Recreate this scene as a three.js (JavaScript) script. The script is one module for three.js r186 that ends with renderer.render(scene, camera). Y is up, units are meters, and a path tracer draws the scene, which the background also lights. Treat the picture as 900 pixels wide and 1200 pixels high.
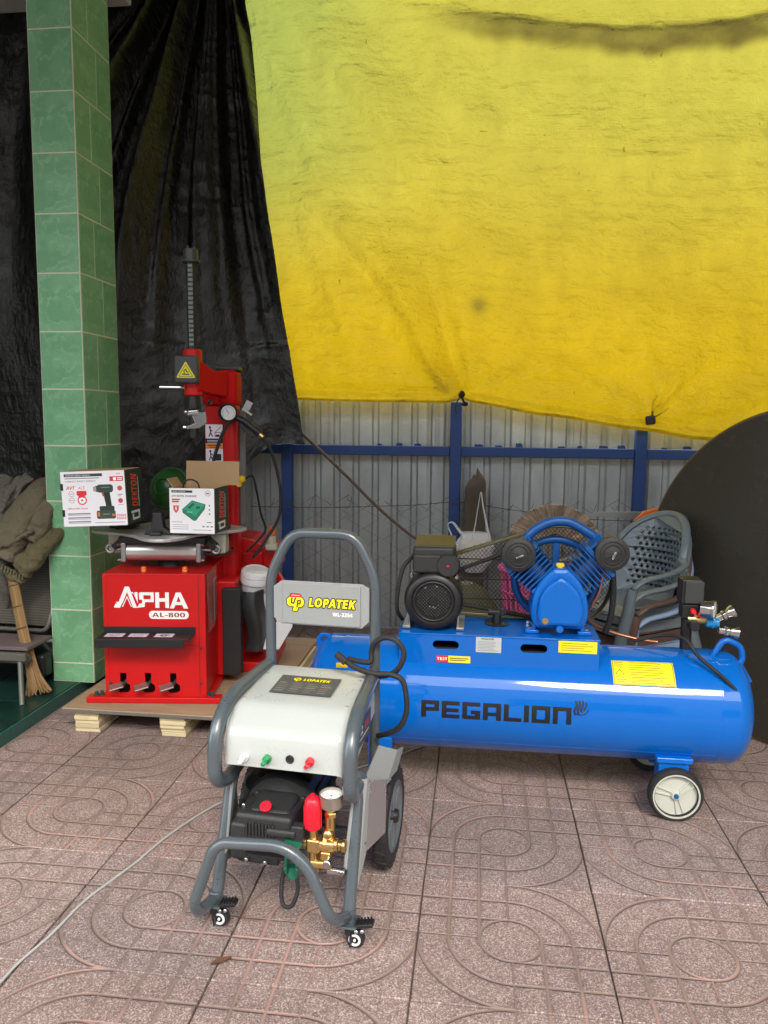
import * as THREE from 'three';
import { RoundedBoxGeometry } from 'three/addons/geometries/RoundedBoxGeometry.js';
import { mergeGeometries, toCreasedNormals } from 'three/addons/utils/BufferGeometryUtils.js';

// ------------------------------------------------------------------ camera, sky, sun, exposure
const scene = new THREE.Scene();
const rad = THREE.MathUtils.degToRad;
const camera = new THREE.PerspectiveCamera(67.3, 0.75, 0.05, 400);
camera.position.set(0, 1.4, 0);
camera.rotation.order = 'YXZ';
camera.rotation.set(rad(-6.7), rad(6.95), rad(0.57));
scene.add(camera);

const EXPOSURE = 4.75;
{ // overcast sky
  const w = 64, h = 32, d = new Float32Array(w * h * 4);
  for (let j = 0; j < h; j++) for (let i = 0; i < w; i++) {
    const el = ((j + 0.5) / h - 0.5) * Math.PI, k = (j * w + i) * 4, s = Math.sin(el);
    const b = s > 0 ? 0.95 + 0.35 * s : 0.35;
    d[k] = b * 0.97; d[k + 1] = b; d[k + 2] = b * 1.05; d[k + 3] = 1;
  }
  const t = new THREE.DataTexture(d, w, h, THREE.RGBAFormat, THREE.FloatType);
  t.mapping = THREE.EquirectangularReflectionMapping; t.magFilter = THREE.LinearFilter; t.needsUpdate = true;
  scene.background = t; scene.environment = t;
}
const sun = new THREE.DirectionalLight(0xfff1dc, 0.6);
sun.position.set(2.5, 9, 6); sun.target.position.set(0, 0, -3);
sun.castShadow = true; sun.shadow.radius = 30; sun.shadow.mapSize.set(2048, 2048);
Object.assign(sun.shadow.camera, { left: -8, right: 8, top: 8, bottom: -8, near: 0.5, far: 40 });
scene.add(sun, sun.target);

const renderer = new THREE.WebGLRenderer({ antialias: true });
renderer.toneMapping = THREE.LinearToneMapping;
renderer.toneMappingExposure = EXPOSURE;
renderer.shadowMap.enabled = true;

// ------------------------------------------------------------------ small tools
let seed = 12345;
const rnd = () => { seed = (seed + 0x6d2b79f5) | 0; let t = Math.imul(seed ^ (seed >>> 15), 1 | seed); t = (t + Math.imul(t ^ (t >>> 7), 61 | t)) ^ t; return ((t ^ (t >>> 14)) >>> 0) / 4294967296; };
const rr = (a, b) => a + (b - a) * rnd();
const { clamp, lerp, smoothstep } = THREE.MathUtils;
const V = (x, y, z) => new THREE.Vector3(x, y, z);
const hash = (x, y) => { let h = Math.imul(x | 0, 374761393) + Math.imul(y | 0, 668265263); h = Math.imul(h ^ (h >>> 13), 1274126177); return ((h ^ (h >>> 16)) >>> 0) / 4294967296; };
const mod = (a, n) => ((a % n) + n) % n;
function vn(x, y, p = 0, q = p) { // value noise, period p x q cells
  const xi = Math.floor(x), yi = Math.floor(y), fx = x - xi, fy = y - yi, sx = fx * fx * (3 - 2 * fx), sy = fy * fy * (3 - 2 * fy);
  const f = p ? (a, b) => hash(mod(a, p), mod(b, q)) : hash;
  return lerp(lerp(f(xi, yi), f(xi + 1, yi), sx), lerp(f(xi, yi + 1), f(xi + 1, yi + 1), sx), sy);
}
function fbm(x, y, o = 4, p = 0) { let s = 0, a = 0.5, n = 0; for (let i = 0; i < o; i++) { s += a * vn(x + i * 17, y + i * 29, p); n += a; a *= 0.5; x *= 2; y *= 2; p *= 2; } return s / n; }
function ridged(x, y, o = 4, p = 0, q = p) { let s = 0, a = 0.5, n = 0; for (let i = 0; i < o; i++) { s += a * (1 - Math.abs(2 * vn(x + i * 31, y + i * 7, p, q) - 1)); n += a; a *= 0.5; x *= 2; y *= 2; p *= 2; q *= 2; } return s / n; }
const srgb8 = (v) => Math.round(255 * (v <= 0.0031308 ? v * 12.92 : 1.055 * Math.pow(Math.min(1, v), 1 / 2.4) - 0.055));

function tex(w, h, fn, color = false, rep = 1) { // fn(u, v) -> value or linear [r, g, b]
  const d = new Uint8Array(w * h * 4);
  for (let j = 0; j < h; j++) for (let i = 0; i < w; i++) {
    const c = fn((i + 0.5) / w, (j + 0.5) / h, i, j), k = (j * w + i) * 4;
    if (color) { d[k] = srgb8(clamp(c[0], 0, 1)); d[k + 1] = srgb8(clamp(c[1], 0, 1)); d[k + 2] = srgb8(clamp(c[2], 0, 1)); } else d[k] = d[k + 1] = d[k + 2] = 255 * clamp(c, 0, 1);
    d[k + 3] = 255;
  }
  const t = new THREE.DataTexture(d, w, h, THREE.RGBAFormat);
  t.wrapS = t.wrapT = THREE.RepeatWrapping; t.magFilter = THREE.LinearFilter; t.minFilter = THREE.LinearMipmapLinearFilter; t.generateMipmaps = true;
  if (color) t.colorSpace = THREE.SRGBColorSpace;
  t.repeat.set(rep, rep); t.needsUpdate = true;
  return t;
}
function print(w, h, draw) { // flat print drawn on a canvas
  const c = document.createElement('canvas'); c.width = w; c.height = h;
  const g = c.getContext('2d'); draw(g, w, h);
  const t = new THREE.CanvasTexture(c); t.colorSpace = THREE.SRGBColorSpace; t.magFilter = THREE.LinearFilter;
  return t;
}
// ---- geometry
function geo(g, m) { if (m) g.applyMatrix4(m); return g; }
const M4 = (p = [0, 0, 0], r = [0, 0, 0], s = [1, 1, 1]) => new THREE.Matrix4().compose(V(...p), new THREE.Quaternion().setFromEuler(new THREE.Euler(...r)), V(...s));
const box = (w, h, d, p, b = 0.004, r) => geo(b ? new RoundedBoxGeometry(w, h, d, 2, Math.min(b, w * 0.49, h * 0.49, d * 0.49)) : new THREE.BoxGeometry(w, h, d), M4(p, r));
const span = (x0, x1, y0, y1, z0, z1, b = 0.004) => box(x1 - x0, y1 - y0, z1 - z0, [(x0 + x1) / 2, (y0 + y1) / 2, (z0 + z1) / 2], b);
function cyl(r0, r1, h, p, r = [0, 0, 0], n = 28, bev = 0.002) { // axis y, chamfered
  bev = Math.min(bev, h * 0.3, r0 * 0.5 || 1, r1 * 0.5 || 1);
  const pts = [[0, -h / 2], [r0 - bev, -h / 2], [r0, -h / 2 + bev], [r1, h / 2 - bev], [r1 - bev, h / 2], [0, h / 2]].map((q) => new THREE.Vector2(Math.max(0, q[0]), q[1]));
  return geo(toCreasedNormals(new THREE.LatheGeometry(pts, n), 0.6), M4(p, r));
}
const FZ = [Math.PI / 2, 0, 0], FX = [0, 0, -Math.PI / 2];
const lathe = (pts, n = 32, p = [0, 0, 0], r = [0, 0, 0], crease = 0.7) => geo(toCreasedNormals(new THREE.LatheGeometry(pts.map((q) => new THREE.Vector2(q[0], q[1])), n), crease), M4(p, r));
const torus = (R, r, p, rot = [0, 0, 0], arc = Math.PI * 2, n = 40) => geo(new THREE.TorusGeometry(R, r, 10, n, arc), M4(p, rot));
const ball = (r, p, s = [1, 1, 1]) => geo(new THREE.SphereGeometry(r, 16, 12), M4(p, [0, 0, 0], s));
function corners(pts, bend) { // a polyline with rounded corners, sampled
  const P = pts.map((p) => V(...p)), out = [P[0]];
  for (let i = 1; i < P.length - 1; i++) {
    const a = P[i - 1], b = P[i], c = P[i + 1], k = Math.min(bend, a.distanceTo(b) * 0.48, b.distanceTo(c) * 0.48);
    const s = b.clone().lerp(a, k / a.distanceTo(b)), e = b.clone().lerp(c, k / b.distanceTo(c));
    for (let t = 0; t <= 6; t++) { const u = t / 6; out.push(s.clone().multiplyScalar((1 - u) ** 2).addScaledVector(b, 2 * u * (1 - u)).addScaledVector(e, u * u)); }
  }
  out.push(P[P.length - 1]);
  return out;
}
function sweep(P, r, n = 12, caps = true, ry = 1) { // tube through points, parallel transport
  const pos = [], idx = [], N = P.length; let T0 = P[1].clone().sub(P[0]).normalize();
  let U = Math.abs(T0.y) < 0.9 ? V(0, 1, 0) : V(1, 0, 0); U.addScaledVector(T0, -U.dot(T0)).normalize();
  for (let i = 0; i < N; i++) {
    const T = P[Math.min(N - 1, i + 1)].clone().sub(P[Math.max(0, i - 1)]).normalize();
    U.addScaledVector(T, -U.dot(T)).normalize();
    const W = T.clone().cross(U), R = typeof r === 'function' ? r(i / (N - 1)) : r;
    for (let k = 0; k < n; k++) { const a = (k / n) * Math.PI * 2, q = P[i].clone().addScaledVector(U, Math.cos(a) * R * ry).addScaledVector(W, Math.sin(a) * R); pos.push(q.x, q.y, q.z); }
  }
  for (let i = 0; i < N - 1; i++) for (let k = 0; k < n; k++) { const a = i * n + k, b = i * n + ((k + 1) % n); idx.push(a, b, a + n, b, b + n, a + n); }
  if (caps) for (const e of [0, N - 1]) { const c = pos.length / 3; pos.push(P[e].x, P[e].y, P[e].z); for (let k = 0; k < n; k++) { const a = e * n + k, b = e * n + ((k + 1) % n); e ? idx.push(c, a, b) : idx.push(c, b, a); } }
  const g = new THREE.BufferGeometry(); g.setAttribute('position', new THREE.Float32BufferAttribute(pos, 3)); g.setIndex(idx); g.computeVertexNormals();
  return g;
}
const pipe = (pts, r, bend = 0.04, n = 14) => sweep(corners(pts, bend), r, n);
const hose = (pts, r, n = 8, seg) => sweep(new THREE.CatmullRomCurve3(pts.map((p) => V(...p))).getPoints(seg || pts.length * 8), r, n);
function shapeOf(pts, holes = []) { const s = new THREE.Shape(pts.map((p) => new THREE.Vector2(...p))); for (const h of holes) s.holes.push(new THREE.Path(h.map((p) => new THREE.Vector2(...p)))); return s; }
const ext = (shape, d, b = 0.002, m) => geo(new THREE.ExtrudeGeometry(shape, { depth: d - 2 * b, bevelEnabled: b > 0, bevelSize: b, bevelThickness: b, bevelOffset: -b, bevelSegments: 2, curveSegments: 18 }).translate(0, 0, b), m);
const round = (w, h, r) => { const s = new THREE.Shape(), x = -w / 2, y = -h / 2; s.moveTo(x + r, y).lineTo(x + w - r, y).absarc(x + w - r, y + r, r, -Math.PI / 2, 0).lineTo(x + w, y + h - r).absarc(x + w - r, y + h - r, r, 0, Math.PI / 2).lineTo(x + r, y + h).absarc(x + r, y + h - r, r, Math.PI / 2, Math.PI).lineTo(x, y + r).absarc(x + r, y + r, r, Math.PI, Math.PI * 1.5); return s; };
function grid(nu, nv, f, thick = 0) { // surface f(u, v) -> [x, y, z]; thick doubles it
  const pos = [], uv = [], idx = [];
  for (let j = 0; j <= nv; j++) for (let i = 0; i <= nu; i++) { const p = f(i / nu, j / nv); pos.push(...p); uv.push(i / nu, j / nv); }
  for (let j = 0; j < nv; j++) for (let i = 0; i < nu; i++) { const a = j * (nu + 1) + i, b = a + 1, c = a + nu + 1, d = c + 1; idx.push(a, b, d, a, d, c); }
  let g = new THREE.BufferGeometry(); g.setAttribute('position', new THREE.Float32BufferAttribute(pos, 3)); g.setAttribute('uv', new THREE.Float32BufferAttribute(uv, 2)); g.setIndex(idx); g.computeVertexNormals();
  if (thick) {
    const P = g.attributes.position, N = g.attributes.normal, n = P.count, w = nu + 1;
    for (let i = 0; i < n; i++) { pos.push(P.getX(i) - N.getX(i) * thick, P.getY(i) - N.getY(i) * thick, P.getZ(i) - N.getZ(i) * thick); uv.push(uv[i * 2], uv[i * 2 + 1]); }
    const m = idx.length; for (let k = 0; k < m; k += 3) idx.push(idx[k] + n, idx[k + 2] + n, idx[k + 1] + n);
    const edge = (a, b) => idx.push(a, a + n, b + n, a, b + n, b);
    for (let i = 0; i < nu; i++) { edge(i, i + 1); edge((nv * w) + i + 1, (nv * w) + i); }
    for (let j = 0; j < nv; j++) { edge((j + 1) * w, j * w); edge(j * w + nu, (j + 1) * w + nu); }
    g = new THREE.BufferGeometry(); g.setAttribute('position', new THREE.Float32BufferAttribute(pos, 3)); g.setAttribute('uv', new THREE.Float32BufferAttribute(uv, 2)); g.setIndex(idx);
    g = toCreasedNormals(g, 0.9);
  }
  return g;
}
function metres(g) { // uv in metres, projected along the main direction of each face
  const p = g.attributes.position, n = g.attributes.normal, uv = new Float32Array(p.count * 2);
  for (let i = 0; i < p.count; i += 3) {
    const a = [0, 1, 2].map((c) => Math.abs(n.getComponent(i, c) + n.getComponent(i + 1, c) + n.getComponent(i + 2, c))), m = a.indexOf(Math.max(...a));
    for (let k = i; k < i + 3; k++) { uv[k * 2] = m === 0 ? p.getZ(k) : p.getX(k); uv[k * 2 + 1] = m === 1 ? p.getZ(k) : p.getY(k); }
  }
  g.setAttribute('uv', new THREE.BufferAttribute(uv, 2));
}
function merged(list, keepUV) {
  const gs = list.map((g) => {
    g = g.index ? g.toNonIndexed() : g;
    for (const k of Object.keys(g.attributes)) if (!['position', 'normal', 'uv'].includes(k)) g.deleteAttribute(k);
    if (!g.attributes.normal) g.computeVertexNormals();
    if (!keepUV || !g.attributes.uv) metres(g);
    g.morphAttributes = {};
    return g;
  });
  return gs.length === 1 ? gs[0] : mergeGeometries(gs);
}
const taken = new Map();
function numbered(name) { const n = taken.get(name) ?? 0; taken.set(name, n + 1); return n ? name + '_' + String(n).padStart(3, '0') : name; }
function thing(name, label, category, p = [0, 0, 0], turn = 0, group) {
  const o = new THREE.Group(); o.name = numbered(name); o.position.set(...p); o.rotation.y = turn;
  o.userData = { label, category }; if (group) o.userData.group = group;
  scene.add(o); return o;
}
function structure(name, p = [0, 0, 0]) { const o = new THREE.Group(); o.name = numbered(name); o.position.set(...p); o.userData = { kind: 'structure' }; scene.add(o); return o; }
function part(name, geos, mat, parent, o = {}) {
  const g = merged(Array.isArray(geos) ? geos : [geos], o.uv);
  if (o.world) { const q = parent.isScene ? V(0, 0, 0) : parent.userData.origin ?? parent.position; g.translate(-q.x, -q.y, -q.z); }
  const m = new THREE.Mesh(g, mat); m.name = parent.isScene ? numbered(name) : name; m.castShadow = m.receiveShadow = true;
  if (o.label) m.userData.label = o.label; if (o.kind) m.userData.kind = o.kind;
  if (o.at) m.position.set(...o.at);
  parent.add(m); return m;
}

// ------------------------------------------------------------------ materials
const C = (r, g, b) => new THREE.Color().setRGB(r, g, b);
const roughTex = tex(512, 512, (u, v) => 0.78 + 0.2 * fbm(u * 8, v * 8, 5, 8) + 0.08 * (vn(u * 128, v * 128, 128) - 0.5), false, 2);
const dustTex = tex(512, 512, (u, v) => { const k = 0.94 + 0.06 * fbm(u * 6, v * 6, 5, 6) - (vn(u * 90, v * 90, 90) > 0.95 ? 0.05 : 0); return [k, k, k]; }, true, 1.5);
const peelTex = tex(256, 256, (u, v) => fbm(u * 24, v * 24, 3, 24), false, 6);
const castTex = tex(256, 256, (u, v) => fbm(u * 64, v * 64, 3, 64), false, 10);
const S = (o) => new THREE.MeshPhysicalMaterial(o);
const paint = (c, rough = 0.4, o = {}) => S({ color: c, roughness: rough, roughnessMap: roughTex, map: dustTex, bumpMap: peelTex, bumpScale: 0.00025, ...o });
const RED = paint(C(0.56, 0.007, 0.008), 0.42, { specularIntensity: 0.6, clearcoat: 0.15, clearcoatRoughness: 0.25 });
const RED2 = S({ color: C(0.56, 0.006, 0.007), roughness: 0.5, specularIntensity: 0.2 });
const BLUE = paint(C(0.001, 0.128, 0.53), 0.4, { clearcoat: 0.85, clearcoatRoughness: 0.05, specularIntensity: 0.1 });
const BLUE2 = paint(C(0.002, 0.08, 0.30), 0.45);  // darker copy of the compressor blue: shade on back parts painted in
const POSTBLUE = paint(C(0.012, 0.055, 0.22), 0.6);
const GREY = paint(C(0.07, 0.088, 0.1), 0.34, { clearcoat: 0.5, clearcoatRoughness: 0.2 });
const PANEL = paint(C(0.27, 0.285, 0.285), 0.5);
const COVER = paint(C(0.43, 0.46, 0.445), 0.33, { clearcoat: 0.4, clearcoatRoughness: 0.2 });
const BLACK = paint(C(0.012, 0.012, 0.013), 0.5);
const RUBBER = paint(C(0.016, 0.016, 0.017), 0.8, { bumpMap: castTex, bumpScale: 0.0006 });
const CASTBLACK = paint(C(0.02, 0.021, 0.022), 0.55, { bumpMap: castTex, bumpScale: 0.0012 });
const DARKGREY = paint(C(0.04, 0.045, 0.045), 0.5);
const CHROME = S({ color: C(0.5, 0.5, 0.49), metalness: 1, roughness: 0.22, roughnessMap: roughTex });
const STEEL = S({ color: C(0.4, 0.41, 0.41), metalness: 0.9, roughness: 0.42, roughnessMap: roughTex, map: dustTex });
const BRASS = S({ color: C(0.72, 0.50, 0.20), metalness: 1, roughness: 0.34, roughnessMap: roughTex, map: dustTex });
const COPPER = S({ color: C(0.62, 0.26, 0.16), metalness: 0.9, roughness: 0.4, roughnessMap: roughTex });
const WHITEP = paint(C(0.74, 0.75, 0.78), 0.4);
const GREYP = paint(C(0.5, 0.52, 0.46), 0.5);
const REDP = S({ color: C(0.72, 0.012, 0.03), roughness: 0.35, roughnessMap: roughTex });
const GREENP = S({ color: C(0.01, 0.26, 0.08), roughness: 0.35, roughnessMap: roughTex });
const TEALP = S({ color: C(0.008, 0.13, 0.075), roughness: 0.4, roughnessMap: roughTex });
const YELLOWP = S({ color: C(0.72, 0.5, 0.02), roughness: 0.45, roughnessMap: roughTex });
const ORANGEP = S({ color: C(0.8, 0.16, 0.02), roughness: 0.4, roughnessMap: roughTex });
const CREAM = paint(C(0.56, 0.55, 0.42), 0.5);
const KRAFT = paint(C(0.42, 0.27, 0.13), 0.85);
const STAIN = (c, r = 0.8) => S({ color: c, roughness: r });
const flat = (t, o = {}) => S({ map: t, roughness: 0.5, ...o });
const decal = (t, o = {}) => S({ map: t, roughness: 0.45, alphaTest: 0.5, ...o });
const plate = (w, h, p, r) => geo(new THREE.PlaneGeometry(w, h), M4(p, r));

// ------------------------------------------------------------------ pavement of terrazzo tiles
const TS = 0.505, TX = -0.135, TZ = -1.72;
function tilePattern(u, v) { // distance (in tile widths) to the nearest pressed line
  const du = u - 0.5, dv = v - 0.5, r = Math.hypot(du, dv);
  let d = Math.abs(r - 1 / 6);
  if (du * dv < 0) d = Math.min(d, Math.abs(r - 1 / 3), Math.abs(r - 0.5));
  else if (r > 1 / 6) for (const k of [0, 1 / 6, 1 / 3]) d = Math.min(d, Math.abs(Math.abs(du) - k), Math.abs(Math.abs(dv) - k));
  return d * TS;
}
const N = 2048, chip = new Float32Array(N * N);
for (let j = 0; j < N; j++) for (let i = 0; i < N; i++) chip[j * N + i] = vn(i * 0.33, j * 0.33, 0) * 0.62 + hash(i >> 1, j >> 1) * 0.38;
const lineAt = (u, v) => { // u, v over 4 x 4 tiles
  const a = u * 4, b = v * 4, ti = Math.floor(a), tj = Math.floor(b); let x = a - ti, y = b - tj;
  if ((ti + tj) & 1) x = 1 - x;
  return tilePattern(x, y);
};
const tileColor = tex(N, N, (u, v, i, j) => {
  const c = chip[j * N + i], d = lineAt(u, v), big = fbm(u * 5, v * 5, 4, 5), mid = fbm(u * 40 + 3, v * 40, 3, 40);
  let k = [0.225, 0.165, 0.152];
  if (c > 0.6) { const t = smoothstep(c, 0.6, 0.74); k = [lerp(k[0], 0.43, t), lerp(k[1], 0.36, t), lerp(k[2], 0.335, t)]; }
  else if (c < 0.36) { const t = smoothstep(-c, -0.36, -0.26); k = k.map((q, n) => lerp(q, [0.12, 0.085, 0.078][n], t)); }
  const g = smoothstep(-d, -0.0062, -0.0035); // mortar-coloured groove
  const pink = smoothstep(vn(u * 11, v * 11 + 7, 11), 0.55, 0.8), q = [0.26 + 0.13 * pink, 0.19 + 0.06 * pink, 0.165 + 0.05 * pink];
  const dirt = (0.78 + 0.34 * big) * (0.9 + 0.2 * mid) * (1 - 0.14 * smoothstep(-d, -0.02, -0.005));
  return k.map((x, n) => lerp(x, q[n] * 0.95, g) * dirt);
}, true);
const tileBump = tex(N, N, (u, v, i, j) => {
  const d = lineAt(u, v), g = smoothstep(d, 0.0018, 0.0068);
  return 0.12 + 0.78 * g + 0.05 * (chip[j * N + i] - 0.5) + 0.05 * (fbm(u * 60, v * 60, 3, 60) - 0.5);
}, false);
const tileMats = [[1, 1, 1], [0.93, 0.92, 0.92], [1.05, 1.02, 1.0], [0.98, 0.95, 0.93], [0.9, 0.9, 0.91], [1.0, 0.96, 0.97]].map((c) => S({ color: C(...c.map((x) => x * 1.16)), map: tileColor, bumpMap: tileBump, bumpScale: 0.0038, roughness: 0.72 }));
const ground = structure('ground');
part('ground_sheet', new THREE.PlaneGeometry(160, 160).rotateX(-Math.PI / 2).translate(0, -0.009, -10), S({ color: C(0.13, 0.095, 0.082), roughness: 0.9, map: dustTex }), ground);
function slabTile(w, d, h, c) { // chamfered top, open underneath, 18 triangles; top at y = 0
  const a = w / 2, b = d / 2, ring = (x, z, y) => [[-x, y, z], [x, y, z], [x, y, -z], [-x, y, -z]], r = [ring(a, b, -h), ring(a, b, -c), ring(a - c, b - c, 0)], pos = [];
  const quad = (p, q, s, t) => pos.push(...p, ...q, ...s, ...p, ...s, ...t);
  for (let k = 0; k < 2; k++) for (let i = 0; i < 4; i++) { const j = (i + 1) % 4; quad(r[k][i], r[k][j], r[k + 1][j], r[k + 1][i]); }
  quad(...r[2]);
  const g = new THREE.BufferGeometry(); g.setAttribute('position', new THREE.Float32BufferAttribute(pos, 3)); g.computeVertexNormals(); return g;
}
const pavement = structure('pavement');
{
  const base = slabTile(TS - 0.005, TS - 0.004, 0.03, 0.0018), kinds = [];
  for (let a = 0; a < 4; a++) for (let b = 0; b < 4; b++) {
    const g = base.clone(), p = g.attributes.position, uv = new Float32Array(p.count * 2);
    for (let i = 0; i < p.count; i++) { uv[i * 2] = (p.getX(i) / TS + 0.5 + a) / 4; uv[i * 2 + 1] = (0.5 - p.getZ(i) / TS + b) / 4; }
    g.setAttribute('uv', new THREE.BufferAttribute(uv, 2)); kinds.push(g);
  }
  for (let i = -4; i < 7; i++) for (let j = -3; j < 7; j++) {
    const m = new THREE.Mesh(kinds[mod(i + 1, 4) * 4 + mod(j, 4)], tileMats[Math.floor(hash(i + 50, j + 9) * 6)]);
    m.name = 'tile'; m.castShadow = m.receiveShadow = true;
    m.position.set(TX + (i + 0.5) * TS, rr(-0.0012, 0.0012), TZ - (j + 0.5) * TS); m.rotation.set(rr(-0.002, 0.002), rr(-0.003, 0.003), rr(-0.002, 0.002));
    pavement.add(m);
  }
}

// ------------------------------------------------------------------ house: step, pillar, beam; unseen walls and roof added for shade
const marble = (base, light, dark, sc) => tex(512, 512, (u, v) => {
  const w = fbm(u * sc + 2, v * sc, 4, sc), a = ridged(u * sc + 4 * w, v * sc + 3 * w, 4, 0), t = smoothstep(a, 0.62, 0.93), s = smoothstep(w, 0.35, 0.7);
  return [0, 1, 2].map((i) => lerp(lerp(base[i], dark[i], s * 0.7), light[i], t * 0.55));
}, true, 1.6);
const greenMap = marble([0.155, 0.345, 0.19], [0.235, 0.43, 0.265], [0.115, 0.285, 0.15], 9);
const pillarMats = [1.42, 1.32, 1.5].map((k, i) => { const t = greenMap.clone(); t.offset.set(i * 0.37, i * 0.61); t.needsUpdate = true; return S({ color: C(k, k, k), map: t, roughness: 0.34, specularIntensity: 0.6, roughnessMap: roughTex, bumpMap: peelTex, bumpScale: 0.0008 }); });
const GROUT = STAIN(C(0.72, 0.72, 0.55), 0.9);
const floorMap = marble([0.008, 0.034, 0.027], [0.022, 0.06, 0.048], [0.004, 0.018, 0.014], 6);
const house = structure('house_floor', [-3.6, 0, -3.2]);
part('floor_slab', span(-5.2, -2.0, -0.02, 0.056, -6.2, -1.0, 0.003), S({ color: C(1, 1, 1), map: floorMap, roughness: 0.3 }), house, { world: true });
const TEALTILE = S({ color: C(0.02, 0.10, 0.085), roughness: 0.25, roughnessMap: roughTex, map: dustTex });
for (let i = 0; i < 10; i++) part('step_tile', span(-2.006, -1.994, -0.004, 0.06, -1.01 - i * 0.5 - 0.496, -1.01 - i * 0.5, 0.002), TEALTILE, house, { world: true });
for (let i = 0; i < 6; i++) for (let j = 0; j < 8; j++) if (i < 3) part('tile', span(-2.01 - i * 0.4 - 0.396, -2.01 - i * 0.4, 0.05, 0.061, -1.3 - j * 0.4 - 0.396, -1.3 - j * 0.4, 0.0015), S({ color: C(1, 1, 1).multiplyScalar(rr(0.85, 1.1)), map: floorMap, roughness: 0.28 }), house, { world: true });
{
  const p = thing('tiled_pillar', 'square pillar clad in glossy green marbled tiles', 'pillar', [-2.03, 0.06, -3.78]);
  part('core', span(-0.1095, 0.1095, 0, 3.8, -0.185, 0.185, 0.001), GROUT, p);
  const T = (w, h, m, pos, r) => { const o = new THREE.Mesh(merged([slabTile(w - 0.006, h - 0.007, 0.006, 0.001).rotateX(Math.PI / 2)]), m); o.name = 'tile'; o.castShadow = o.receiveShadow = true; o.position.set(...pos); o.rotation.set(...r); p.add(o); };
  const ys = [0.0, 0.1]; for (let y = 0.377; y < 3.9; y += 0.2765) ys.push(y);
  for (let k = 0; k < ys.length - 1; k++) {
    const h = ys[k + 1] - ys[k], y = (ys[k] + ys[k + 1]) / 2, pick = () => pillarMats[Math.floor(rnd() * 3)];
    T(0.218, h, pick(), [0, y, 0.1865 + rr(0, 0.001)], [0, 0, 0]); T(0.218, h, pick(), [0, y, -0.186], [0, Math.PI, 0]);
    const c = k % 2 ? 0.22 : 0.145;
    for (const s of [1, -1]) { T(c, h, pick(), [s * 0.111, y, 0.183 - c / 2], [0, s * Math.PI / 2, 0]); T(0.366 - c, h, pick(), [s * 0.111, y, 0.183 - c - (0.366 - c) / 2], [0, s * Math.PI / 2, 0]); }
  }
  const b = thing('house_beam', 'pale plastered beam crossing behind the top of the pillar', 'beam', [-3.4, 3.71, -4.05]);
  part('beam_body', span(-1.9, 1.53, -0.15, 0.16, -0.09, 0.09, 0.01), paint(C(0.5, 0.5, 0.5), 0.9), b);
  const sw = structure('added_yard_wall', [3.3, 0, -3]);  // out-of-view wall, added to darken the ambient light
  part('wall_face', [span(0, 0.12, 0, 4.25, -2.6, 3.0, 0.004)], paint(C(0.42, 0.42, 0.4), 0.9), sw);
  const ow = structure('added_street_front', [0, 0, 9]);  // unseen wall behind the camera, added to shape the tank highlight
  part('wall_face', [span(-14, 14, 0, 7.2, 0, 0.3, 0.01)], paint(C(0.3, 0.29, 0.27), 0.9), ow);
  for (let i = 0; i < 6; i++) part('added_doorway', [span(-12.5 + i * 4.4, -9.7 + i * 4.4, 0, 3, -0.05, 0.02, 0.01)], DARKGREY, ow);
  const w = structure('added_house_wall', [-3.5, 0, -3.5]);  // unseen wall, added to keep the porch side shaded
  part('wall_face', [span(-0.1, 0, 0.06, 3.8, -2.6, 2.2, 0.004)], paint(C(0.25, 0.3, 0.25), 0.9), w);
  const roof = structure('unseen_canopy_roof', [0, 4.3, -2]);  // unseen roof, added for the shade and the highlight along the tank
  const ribs = []; for (let i = 0; i < 60; i++) { const x = -5 + i * 0.17; ribs.push([x, 0], [x + 0.11, 0], [x + 0.125, 0.03], [x + 0.155, 0.03]); }
  part('roof_sheet', ext(shapeOf([...ribs, ...ribs.slice().reverse().map((q) => [q[0], q[1] + 0.003])]), 5.9, 0, M4([0, 0, -3.3])), paint(C(0.42, 0.43, 0.44), 0.6), roof);
  for (let i = 0; i < 4; i++) part('purlin', span(-5, 5, -0.08, -0.003, -3 + i * 1.7, -2.95 + i * 1.7, 0.003), BLACK, roof);
}

// ------------------------------------------------------------------ tarpaulins
const crinkle = tex(1024, 1024, (u, v) => {
  const w = 0.6 * fbm(u * 6, v * 6, 3, 6);
  return 0.5 * ridged(u * 14 + w, v * 18 + w, 4, 14, 18) + 0.3 * ridged(u * 5, v * 22, 3, 5, 22) + 0.03 * (0.5 + 0.25 * Math.sin(u * Math.PI * 2 * 170) + 0.25 * Math.sin(v * Math.PI * 2 * 170)) + 0.14 * fbm(u * 60, v * 60, 3, 60);
}, false, 1);
const yBottom = (x) => { // lower hem of the yellow tarpaulin
  const k = [[-2, 1.53], [-1.2, 1.532], [-0.65, 1.522], [-0.2, 1.52], [-0.11, 1.545], [-0.03, 1.52], [0.4, 1.445], [1.0, 1.36], [1.3, 1.31], [2.2, 1.2], [3.4, 1.15]];
  for (let i = 0; i < k.length - 1; i++) if (x <= k[i + 1][0]) return lerp(k[i][1], k[i + 1][1], smoothstep(x, k[i][0], k[i + 1][0]) * 0.5 + 0.5 * clamp((x - k[i][0]) / (k[i + 1][0] - k[i][0]), 0, 1));
  return 1.15;
};
const rays = [];
for (let i = 0; i < 9; i++) rays.push([-0.11, 1.55, rad(100 + i * 8.2 + rr(-3, 3)), rr(0.016, 0.04), rr(0.05, 0.10), 1.5]);
for (let i = 0; i < 4; i++) rays.push([-0.11, 1.55, rad(12 + i * 16 + rr(-4, 4)), rr(0.008, 0.018), rr(0.05, 0.09), 0.7]);
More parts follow.
